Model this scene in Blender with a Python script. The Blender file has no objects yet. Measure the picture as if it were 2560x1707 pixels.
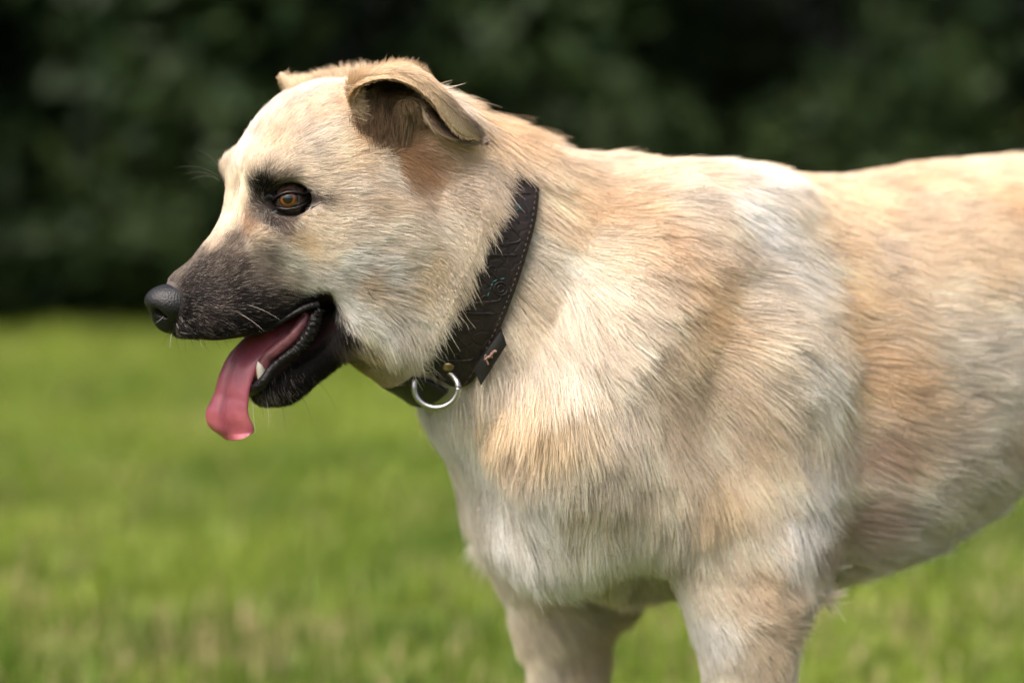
import bpy, math, random, time
import numpy as np
from mathutils import Vector, Matrix, kdtree
import openvdb

T0 = time.time()
rng = np.random.default_rng(7)
random.seed(7)
SC = bpy.context.scene
COL = SC.collection
R = math.radians

# ------------------------------------------------------------------ camera
CAM_Z, PITCH, FPX, CX, CY = 0.71, R(5.75), 2560 * 85 / 36.0, 1280.0, 853.5
cam_data = bpy.data.cameras.new('camera')
cam_data.lens = 85
cam_data.sensor_width = 36
cam_data.clip_start = 0.05
cam_data.clip_end = 9000
cam_data.dof.use_dof = True
cam_data.dof.focus_distance = 1.735
cam_data.dof.aperture_fstop = 2.4
cam = bpy.data.objects.new('camera', cam_data)
cam.location = (0, 0, CAM_Z)
cam.rotation_euler = (R(90) - PITCH, 0, 0)
COL.objects.link(cam)
SC.camera = cam

# ------------------------------------------------------------------ world and sun (soft, hazy daylight)
SUN_EL, SUN_AZ = R(60), R(228)      # azimuth measured clockwise from +Y
world = bpy.data.worlds.new('World')
SC.world = world
world.use_nodes = True
wn = world.node_tree.nodes
wl = world.node_tree.links
wn.clear()
w_out = wn.new('ShaderNodeOutputWorld')
w_bg = wn.new('ShaderNodeBackground')
w_sky = wn.new('ShaderNodeTexSky')
w_sky.sky_type = 'NISHITA'
w_sky.sun_disc = False
w_sky.sun_elevation = SUN_EL
w_sky.sun_rotation = SUN_AZ
w_sky.air_density = 0.6
w_sky.dust_density = 10.0
w_sky.ozone_density = 0.3
w_bg.inputs['Strength'].default_value = 0.15
wl.new(w_sky.outputs[0], w_bg.inputs['Color'])
wl.new(w_bg.outputs[0], w_out.inputs['Surface'])

sun_data = bpy.data.lights.new('sun', 'SUN')
sun_data.energy = 1.2
sun_data.angle = R(60)
sun_data.color = (1.0, 0.98, 0.96)
sun = bpy.data.objects.new('sun', sun_data)
sd = Vector((math.sin(SUN_AZ) * math.cos(SUN_EL), math.cos(SUN_AZ) * math.cos(SUN_EL), math.sin(SUN_EL)))
sun.rotation_euler = sd.to_track_quat('Z', 'Y').to_euler()
sun.location = (0, 0, 6)
COL.objects.link(sun)

SC.render.engine = 'CYCLES'
SC.view_settings.view_transform = 'Standard'
SC.view_settings.look = 'None'
SC.view_settings.exposure = 0.88
SC.view_settings.gamma = 1.0
SC.cycles.use_denoising = True
SC.cycles.use_adaptive_sampling = True
SC.cycles.adaptive_threshold = 0.02
SC.cycles.max_bounces = 6
SC.cycles.diffuse_bounces = 4
SC.cycles.glossy_bounces = 4
SC.cycles.transmission_bounces = 8
SC.cycles.transparent_max_bounces = 8
SC.cycles.caustics_reflective = False
SC.cycles.caustics_refractive = False
SC.cycles_curves.shape = 'RIBBONS'
SC.cycles_curves.subdivisions = 1

# ------------------------------------------------------------------ the dog's own frame: x forward, y its left (towards the camera), z up
YAW = R(24)
DX = np.array((-math.cos(YAW), -math.sin(YAW), 0.0))
DY = np.array((math.sin(YAW), -math.cos(YAW), 0.0))
DZ = np.array((0, 0, 1.0))
CAMP = np.array((0, 0, CAM_Z))
CF = np.array((0, math.cos(PITCH), -math.sin(PITCH)))
CU = np.array((0, math.sin(PITCH), math.cos(PITCH)))


def ray(px, py):
    v = CF + np.array((1.0, 0, 0)) * ((px - CX) / FPX) + CU * ((CY - py) / FPX)
    return v


def at_depth(px, py, d):
    return CAMP + ray(px, py) * d


_w = at_depth(1750, 400, 1.92)
ORG = np.array((_w[0], _w[1], 0.0))


def to_local(p):
    q = np.asarray(p) - ORG
    return np.stack((q @ DX, q @ DY, q @ DZ), -1)


def to_world(p):
    p = np.asarray(p)
    return ORG + p[..., 0:1] * DX + p[..., 1:2] * DY + p[..., 2:3] * DZ


def project(pl):
    d = to_world(pl) - CAMP
    z = d @ CF
    return np.stack((CX + FPX * d[..., 0] / z, CY - FPX * (d @ CU) / z, z), -1)


def H(px, py, y=0.0):
    """where the sight line through a photo point meets the dog-frame plane at lateral offset y"""
    r = ray(px, py)
    t = (y - (CAMP - ORG) @ DY) / (r @ DY)
    return to_local(CAMP + r * t)


def mesh_obj(name, V, F, mat=None, parent=None, smooth=True):
    me = bpy.data.meshes.new(name)
    V = np.asarray(V, np.float32)
    if isinstance(F, np.ndarray):
        n, k = F.shape
        me.vertices.add(len(V))
        me.vertices.foreach_set('co', V.ravel())
        me.loops.add(n * k)
        me.loops.foreach_set('vertex_index', F.astype(np.int32).ravel())
        me.polygons.add(n)
        me.polygons.foreach_set('loop_start', np.arange(0, n * k, k, dtype=np.int32))
        me.update(calc_edges=True)
        me.validate()
    else:
        me.from_pydata([tuple(map(float, v)) for v in V], [], F)
        me.update()
    if smooth:
        me.polygons.foreach_set('use_smooth', np.ones(len(me.polygons), bool))
    o = bpy.data.objects.new(name, me)
    COL.objects.link(o)
    if mat:
        me.materials.append(mat)
    if parent:
        o.parent = parent
    return o


def tag(o, label=None, cat=None, group=None, kind=None):
    if label: o['label'] = label
    if cat: o['category'] = cat
    if group: o['group'] = group
    if kind: o['kind'] = kind
    return o


def empty(name, loc=(0, 0, 0), rz=0.0):
    o = bpy.data.objects.new(name, None)
    o.location = loc
    o.rotation_euler = (0, 0, rz)
    COL.objects.link(o)
    return o


# ------------------------------------------------------------------ materials
def new_mat(name):
    m = bpy.data.materials.new(name)
    m.use_nodes = True
    nt = m.node_tree
    return m, nt.nodes, nt.links, nt.nodes['Principled BSDF']


def ramp(nodes, stops):
    r = nodes.new('ShaderNodeValToRGB')
    e = r.color_ramp.elements
    while len(e) < len(stops):
        e.new(0.5)
    for i, (p, c) in enumerate(stops):
        e[i].position = p
        e[i].color = (*c, 1)
    return r


def simple_mat(name, col, rough=0.5, metal=0.0, noise=None, bump=None, coat=0.0, spec=None, sss=None):
    m, n, l, b = new_mat(name)
    b.inputs['Base Color'].default_value = (*col, 1)
    b.inputs['Roughness'].default_value = rough
    b.inputs['Metallic'].default_value = metal
    b.inputs['Coat Weight'].default_value = coat
    if spec is not None:
        b.inputs['Specular IOR Level'].default_value = spec
    if sss:
        b.inputs['Subsurface Weight'].default_value = sss[0]
        b.inputs['Subsurface Radius'].default_value = sss[1]
        b.inputs['Subsurface Scale'].default_value = sss[2]
    tc = n.new('ShaderNodeTexCoord')
    if noise:
        scale, amt = noise
        t = n.new('ShaderNodeTexNoise')
        t.inputs['Scale'].default_value = scale
        t.inputs['Detail'].default_value = 5
        l.new(tc.outputs['Object'], t.inputs['Vector'])
        lo = tuple(max(0, c * (1 - amt)) for c in col)
        hi = tuple(min(1, c * (1 + amt)) for c in col)
        rp = ramp(n, [(0.3, lo), (0.7, hi)])
        l.new(t.outputs['Fac'], rp.inputs['Fac'])
        l.new(rp.outputs['Color'], b.inputs['Base Color'])
    if bump:
        kind, scale, strength, dist = bump
        t = n.new('ShaderNodeTexVoronoi' if kind == 'v' else 'ShaderNodeTexNoise')
        t.inputs['Scale'].default_value = scale
        l.new(tc.outputs['Object'], t.inputs['Vector'])
        bp = n.new('ShaderNodeBump')
        bp.inputs['Strength'].default_value = strength
        bp.inputs['Distance'].default_value = dist
        l.new(t.outputs[0], bp.inputs['Height'])
        l.new(bp.outputs['Normal'], b.inputs['Normal'])
    return m


# ------------------------------------------------------------------ volume sculpting helpers
def catmull(P, m):
    """P (n, ...) control rows -> (n-1)*m+1 interpolated rows"""
    P = np.asarray(P, float)
    n = len(P)
    Q = np.concatenate((2 * P[:1] - P[1:2], P, 2 * P[-1:] - P[-2:-1]))
    out = []
    for i in range(n - 1):
        p0, p1, p2, p3 = Q[i], Q[i + 1], Q[i + 2], Q[i + 3]
        for j in range(m):
            t = j / m
            out.append(0.5 * (2 * p1 + (p2 - p0) * t + (2 * p0 - 5 * p1 + 4 * p2 - p3) * t * t + (3 * p1 - p0 - 3 * p2 + p3) * t ** 3))
    out.append(P[-1])
    return np.array(out)


def loft(sections, m=6, nr=72, y=0.0):
    """sections: (Tx, Ty, Bx, By, halfwidth[, exponent, taper, ycentre]) in photo points on the plane y -> closed tube"""
    rows = []
    for s in sections:
        s = list(s) + [2.2, 0.0, y][len(s) - 5:]
        T, B = H(s[0], s[1], s[7]), H(s[2], s[3], s[7])
        rows.append(np.concatenate((T, B, s[4:7])))
    return loft_rows(rows, m, nr)


def loft_rows(rows, m=5, nr=36):
    rows = catmull(rows, m)
    a = np.linspace(0, 2 * np.pi, nr, endpoint=False)
    ca, sa = np.cos(a), np.sin(a)
    V = []
    for r in rows:
        T, B, w, n, tp = r[:3], r[3:6], max(r[6], 1e-4), r[7], r[8]
        c, h = (T + B) / 2, (T - B) / 2
        lx = np.sign(ca) * np.abs(ca) ** (2 / n) * (1 + tp * sa)
        lz = np.sign(sa) * np.abs(sa) ** (2 / n)
        V.append(c + np.outer(lx, (0, w, 0)) + np.outer(lz, h))
    V = np.concatenate(V)
    k = len(rows)
    F = []
    for i in range(k - 1):
        for j in range(nr):
            j2 = (j + 1) % nr
            F.append((i * nr + j, i * nr + j2, (i + 1) * nr + j2, (i + 1) * nr + j))
    tris = []
    c0, c1 = len(V), len(V) + 1
    V = np.concatenate((V, [V[:nr].mean(0)], [V[-nr:].mean(0)]))
    for j in range(nr):
        j2 = (j + 1) % nr
        tris.append((c0, j2, j))
        tris.append((c1, (k - 1) * nr + j, (k - 1) * nr + j2))
    F = np.array(F, np.uint32)
    tri = np.concatenate((F[:, [0, 1, 2]], F[:, [0, 2, 3]], np.array(tris, np.uint32)))
    return V, tri


class Vol:
    def __init__(s, lo, hi, h, band=12):
        s.h = h
        s.lo = np.floor(np.array(lo) / h).astype(int)
        s.hi = np.ceil(np.array(hi) / h).astype(int)
        s.n = s.hi - s.lo
        s.band = band
        s.far = band * h
        s.a = np.full(s.n, s.far, np.float32)

    def _box(s, lo, hi):
        i0 = np.clip(np.floor(np.asarray(lo) / s.h).astype(int) - s.band - 1 - s.lo, 0, s.n)
        i1 = np.clip(np.ceil(np.asarray(hi) / s.h).astype(int) + s.band + 2 - s.lo, 0, s.n)
        return i0, i1

    def _blend(s, i0, i1, d, k, mode):
        sl = tuple(slice(a, b) for a, b in zip(i0, i1))
        A = s.a[sl]
        if mode == 'add':
            hh = np.clip(0.5 + 0.5 * (A - d) / k, 0, 1)
            s.a[sl] = A + (d - A) * hh - k * hh * (1 - hh)
        else:
            hh = np.clip(0.5 - 0.5 * (A + d) / k, 0, 1)
            s.a[sl] = A + (-d - A) * hh + k * hh * (1 - hh)

    def mesh(s, V, tri, k=0.02, mode='add', grow=0.0):
        i0, i1 = s._box(V.min(0) - grow, V.max(0) + grow)
        g = openvdb.FloatGrid.createLevelSetFromPolygons(V.astype(np.float32), triangles=tri.astype(np.uint32),
                                                          transform=openvdb.createLinearTransform(voxelSize=s.h), halfWidth=float(s.band))
        d = np.empty(i1 - i0, np.float32)
        g.copyToArray(d, ijk=tuple(int(v) for v in (i0 + s.lo)))
        s._blend(i0, i1, d - grow, k, mode)

    def _grid(s, i0, i1):
        ax = [(np.arange(a, b) + o) * s.h for a, b, o in zip(i0, i1, s.lo)]
        return np.meshgrid(*ax, indexing='ij', sparse=True)

    def blob(s, c, r, k=0.02, mode='add', M=None):
        """ellipsoid; M rows = its own axes in the dog frame"""
        r = np.asarray(r, float)
        c = np.asarray(c, float)
        i0, i1 = s._box(c - r.max(), c + r.max())
        if np.any(i1 <= i0): return
        X, Y, Z = s._grid(i0, i1)
        x, y, z = X - c[0], Y - c[1], Z - c[2]
        if M is None:
            p = (x, y, z)
        else:
            p = tuple(M[i][0] * x + M[i][1] * y + M[i][2] * z for i in range(3))
        k0 = np.sqrt(sum((p[i] / r[i]) ** 2 for i in range(3)))
        k1 = np.sqrt(sum((p[i] / r[i] ** 2) ** 2 for i in range(3))) + 1e-9
        d = (k0 * (k0 - 1) / k1).astype(np.float32)
        s._blend(i0, i1, np.clip(d, -s.far, s.far), k, mode)

    def capsule(s, a, b, ra, rb, k=0.02, mode='add', sy=1.0):
        a, b = np.asarray(a, float), np.asarray(b, float)
        rr = max(ra, rb) * max(1, sy)
        i0, i1 = s._box(np.minimum(a, b) - rr, np.maximum(a, b) + rr)
        if np.any(i1 <= i0): return
        X, Y, Z = s._grid(i0, i1)
        ab = b - a
        t = np.clip(((X - a[0]) * ab[0] + (Y - a[1]) * ab[1] + (Z - a[2]) * ab[2]) / (ab @ ab), 0, 1)
        d = np.sqrt((X - a[0] - t * ab[0]) ** 2 + ((Y - a[1] - t * ab[1]) / sy) ** 2 + (Z - a[2] - t * ab[2]) ** 2) - (ra + (rb - ra) * t)
        s._blend(i0, i1, np.clip(d, -s.far, s.far).astype(np.float32), k, mode)

    def smooth(s, it=1):
        for _ in range(it):
            for ax in range(3):
                A = s.a
                B = A.copy()
                sl0 = [slice(None)] * 3; sl1 = [slice(None)] * 3; sl2 = [slice(None)] * 3
                sl0[ax] = slice(0, -2); sl1[ax] = slice(1, -1); sl2[ax] = slice(2, None)
                B[tuple(sl1)] = 0.25 * A[tuple(sl0)] + 0.5 * A[tuple(sl1)] + 0.25 * A[tuple(sl2)]
                s.a = B

    def sample(s, P):
        q = np.asarray(P) / s.h - s.lo
        i = np.clip(np.floor(q).astype(int), 0, s.n - 2)
        f = np.clip(q - i, 0, 1)
        out = 0
        for dx in (0, 1):
            for dy in (0, 1):
                for dz in (0, 1):
                    w = (f[:, 0] if dx else 1 - f[:, 0]) * (f[:, 1] if dy else 1 - f[:, 1]) * (f[:, 2] if dz else 1 - f[:, 2])
                    out = out + w * s.a[i[:, 0] + dx, i[:, 1] + dy, i[:, 2] + dz]
        return out

    def grad(s, P, e=None):
        e = e or s.h
        g = np.stack([s.sample(P + d) - s.sample(P - d) for d in np.eye(3) * e], -1)
        return g / (np.linalg.norm(g, axis=1, keepdims=True) + 1e-9)

    def polys(s):
        t = openvdb.createLinearTransform(voxelSize=s.h)
        g = openvdb.FloatGrid(s.far)
        g.transform = t
        g.copyFromArray(s.a, ijk=tuple(int(v) for v in s.lo))
        g.gridClass = openvdb.GridClass.LEVEL_SET
        V, Q = g.convertToQuads(isovalue=0.0)
        V = np.array(V)
        Q = np.array(Q).astype(np.int64)
        # outward orientation
        n = np.cross(V[Q[:, 1]] - V[Q[:, 0]], V[Q[:, 2]] - V[Q[:, 0]])
        g3 = s.grad(V[Q].mean(1)[:2000])
        if (n[:2000] * g3).sum(1).mean() < 0:
            Q = Q[:, ::-1]
        return V, np.ascontiguousarray(Q)

# ------------------------------------------------------------------ dog: body volume
vol = Vol((-0.74, -0.22, -0.005), (0.56, 0.22, 0.86), 0.0027, band=16)

# torso (front of the chest to the rump): photo points for back line and belly line on the middle plane
torso = [
    (1370, 560, 1210, 1080, 0.058), (1450, 480, 1215, 1190, 0.084, 2.2, 0.05), (1550, 432, 1260, 1285, 0.104, 2.2, 0.10), (1680, 414, 1350, 1345, 0.114, 2.2, 0.12),
    (1840, 414, 1530, 1395, 0.121, 2.2, 0.08), (1970, 436, 1750, 1420, 0.127, 2.2, 0.03), (2120, 444, 2010, 1435, 0.133, 2.2, -0.04),
    (2290, 418, 2240, 1352, 0.132), (2440, 402, 2450, 1222, 0.124), (2600, 392, 2640, 1115, 0.114), (2760, 384, 2800, 1045, 0.105),
    (2950, 386, 2960, 1020, 0.100), (3080, 410, 3080, 960, 0.090), (3150, 470, 3150, 860, 0.060)]
vol.mesh(*loft(torso), k=0.03)
# neck
neck = [
    (1010, 250, 900, 800, 0.056), (1100, 262, 945, 872, 0.066), (1200, 300, 985, 925, 0.072), (1300, 345, 1040, 975, 0.076),
    (1420, 388, 1085, 1050, 0.080), (1540, 415, 1150, 1140, 0.088), (1640, 470, 1230, 1220, 0.090)]
vol.mesh(*loft(neck), k=0.035)
# skull and upper jaw
head = [
    (406, 740, 418, 814, 0.006), (416, 712, 430, 834, 0.013), (440, 684, 460, 840, 0.0215, 2.4), (482, 652, 524, 838, 0.0290, 2.5, -0.10),
    (516, 612, 598, 828, 0.034, 2.5, -0.14), (548, 566, 676, 812, 0.037, 2.5, -0.12), (572, 516, 742, 786, 0.043, 2.4, 0.0), (590, 440, 806, 752, 0.053, 2.3, 0.04),
    (614, 366, 850, 745, 0.061, 2.3), (668, 284, 905, 745, 0.066, 2.3), (755, 226, 960, 740, 0.067, 2.3), (870, 208, 1010, 720, 0.065, 2.3),
    (980, 220, 1060, 690, 0.060), (1080, 262, 1090, 660, 0.050)]
vol.mesh(*loft(head), k=0.028)
# lower jaw, hanging open
jaw = [
    (634, 952, 636, 996, 0.010), (642, 928, 655, 1006, 0.0185), (668, 896, 706, 1000, 0.0235, 2.5), (706, 866, 760, 962, 0.028, 2.5), (742, 834, 808, 918, 0.033, 2.5),
    (782, 792, 858, 874, 0.040, 2.4), (830, 750, 905, 852, 0.047), (900, 690, 960, 850, 0.050)]
vol.mesh(*loft(jaw), k=0.010)
# cheek muscles, brows, bridge sides
for s in (1, -1):
    vol.blob(H(905, 600) + (0, s * 0.050, 0), (0.055, 0.020, 0.048), k=0.025)
    vol.blob(H(930, 760) + (0, s * 0.046, 0), (0.036, 0.018, 0.034), k=0.02)
    vol.blob(H(655, 425) + (0, s * 0.034, 0), (0.020, 0.014, 0.012), k=0.014)       # brow
    vol.blob(H(690, 590) + (0, s * 0.037, 0), (0.028, 0.012, 0.014), k=0.014)       # cheek bone under the eye
    vol.blob(H(515, 780) + (0, s * 0.020, 0), (0.026, 0.0125, 0.019), k=0.010)      # flews
    vol.blob(H(600, 770) + (0, s * 0.025, 0), (0.026, 0.012, 0.018), k=0.010)
    vol.blob(H(727, 498, 0.0455) * (1, s, 1), (0.0180, 0.0140, 0.0130), k=0.008, mode='sub')   # eye socket
    vol.blob(H(952, 306) + (0, s * 0.070, 0), (0.019, 0.020, 0.021), k=0.010, mode='sub')   # ear bowl
    vol.blob(H(1020, 345) + (0, s * 0.047, 0), (0.026, 0.014, 0.030), k=0.02)
vol.blob(H(560, 470) + (0, 0, -0.004), (0.012, 0.010, 0.016), k=0.012, mode='sub')   # furrow between the brows

# shoulders, upper arms, forelegs
vol.capsule(H(1730, 590, 0.062), H(1460, 1070, 0.074), 0.046, 0.052, k=0.04, sy=0.85)
vol.capsule(H(1890, 560, 0.066), H(1900, 900, 0.088), 0.030, 0.045, k=0.04, sy=0.8)      # rear edge of the blade
vol.capsule(H(1480, 1130, 0.076), H(1870, 1340, 0.086), 0.052, 0.046, k=0.04, sy=0.8)
vol.capsule(H(1910, 900, 0.090), H(1925, 1370, 0.094), 0.050, 0.036, k=0.035, sy=0.8)    # triceps
near_leg = [
    (1760, 1200, 1900, 1230, 0.012, 2.2, 0, 0.092), (1690, 1330, 1975, 1350, 0.030, 2.2, 0, 0.088), (1694, 1430, 1980, 1430, 0.034, 2.2, 0, 0.092), (1722, 1520, 1996, 1500, 0.0345, 2.2, 0, 0.095), (1752, 1590, 1972, 1580, 0.0325, 2.2, 0, 0.097),
    (1774, 1660, 1964, 1650, 0.030, 2.2, 0, 0.098), (1788, 1760, 1948, 1755, 0.026, 2.2, 0, 0.096), (1806, 1900, 1938, 1900, 0.0215, 2.2, 0, 0.094), (1806, 2010, 1930, 2010, 0.021, 2.2, 0, 0.093),
    (1800, 2100, 1930, 2105, 0.022, 2.2, 0, 0.092), (1792, 2230, 1924, 2240, 0.021, 2.2, 0, 0.092), (1770, 2300, 1920, 2325, 0.024, 2.2, 0, 0.092), (1735, 2360, 1900, 2420, 0.028, 2.2, 0, 0.092)]
vol.mesh(*loft(near_leg), k=0.02)
vol.capsule(H(1960, 1455, 0.098), H(2050, 1486, 0.100), 0.016, 0.004, k=0.012)           # point of the elbow
# far side
vol.capsule(H(1730, 590, -0.062), H(1420, 1060, -0.085), 0.046, 0.052, k=0.04, sy=0.85)
vol.capsule(H(1400, 1080, -0.085), H(1470, 1400, -0.092), 0.052, 0.046, k=0.04, sy=0.8)
far_leg = [
    (1320, 1200, 1440, 1220, 0.012, 2.2, 0, -0.080), (1228, 1320, 1545, 1340, 0.036, 2.2, 0, -0.086), (1240, 1400, 1560, 1420, 0.042, 2.2, 0, -0.088), (1270, 1480, 1550, 1500, 0.036, 2.2, 0, -0.088), (1296, 1570, 1516, 1560, 0.031, 2.2, 0, -0.088),
    (1322, 1650, 1506, 1640, 0.028, 2.2, 0, -0.088), (1334, 1750, 1498, 1745, 0.025, 2.2, 0, -0.088), (1345, 1880, 1480, 1880, 0.0215, 2.2, 0, -0.088), (1346, 1980, 1474, 1980, 0.021, 2.2, 0, -0.088),
    (1340, 2060, 1470, 2065, 0.022, 2.2, 0, -0.088), (1334, 2150, 1462, 2160, 0.021, 2.2, 0, -0.088), (1312, 2205, 1456, 2228, 0.024, 2.2, 0, -0.088), (1282, 2250, 1440, 2300, 0.028, 2.2, 0, -0.088)]
vol.mesh(*loft(far_leg), k=0.02)
# breast bone and the skin between the forelegs
vol.blob(H(1366, 1155, 0.0), (0.045, 0.085, 0.072), k=0.04)
vol.blob(H(1372, 1272, 0.020), (0.042, 0.070, 0.048), k=0.030)
vol.capsule(H(1350, 1215), H(1520, 1335), 0.034, 0.032, k=0.03)
vol.capsule(H(1520, 1335), H(1900, 1395), 0.032, 0.040, k=0.03)


def paw(c, fwd=1.0, r=0.016):
    c = np.asarray(c, float)
    vol.blob(c + (0.012, 0, 0.024), (0.046, 0.036, 0.024), k=0.015)
    for i, t in enumerate((-1.5, -0.5, 0.5, 1.5)):
        e = 0.045 if abs(t) < 1 else 0.034
        vol.capsule(c + (0.010, t * 0.015, 0.024), c + (e, t * 0.0175, 0.015), r * 0.95, r * 0.85, k=0.006)


def ground_under(px, py, y):
    p = H(px, py, y)
    p[2] = 0.0
    return p


paw(ground_under(1840, 2350, 0.092))
paw(ground_under(1372, 2230, -0.088))
# hind quarters and tail (outside the photo)
for s, off in ((1, -0.005), (-1, -0.02)):
    hip = np.array((-0.55, s * 0.060, 0.53))
    knee = np.array((-0.46 + off, s * 0.098, 0.34))
    hock = np.array((-0.65 + off, s * 0.088, 0.165))
    toe = np.array((-0.615 + off, s * 0.088, 0.03))
    vol.capsule(hip, knee, 0.085, 0.062, k=0.05, sy=0.65)
    vol.capsule(knee + (0.0, 0, -0.005), hock, 0.050, 0.022, k=0.025, sy=0.8)
    vol.capsule(hock, toe, 0.022, 0.021, k=0.02)
    paw(np.array((toe[0] + 0.015, toe[1], 0)))
tp = [(-0.60, 0, 0.60), (-0.655, 0.0, 0.545), (-0.685, 0.005, 0.46), (-0.690, 0.01, 0.37), (-0.675, 0.01, 0.29)]
for a, b, ra, rb in zip(tp[:-1], tp[1:], (0.030, 0.025, 0.021, 0.018), (0.025, 0.021, 0.018, 0.010)):
    vol.capsule(a, b, ra, rb, k=0.02)
vol.smooth(2)
BV, BQ = vol.polys()
BN = vol.grad(BV)
print('BODY', len(BV), len(BQ), time.time() - T0)

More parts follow.
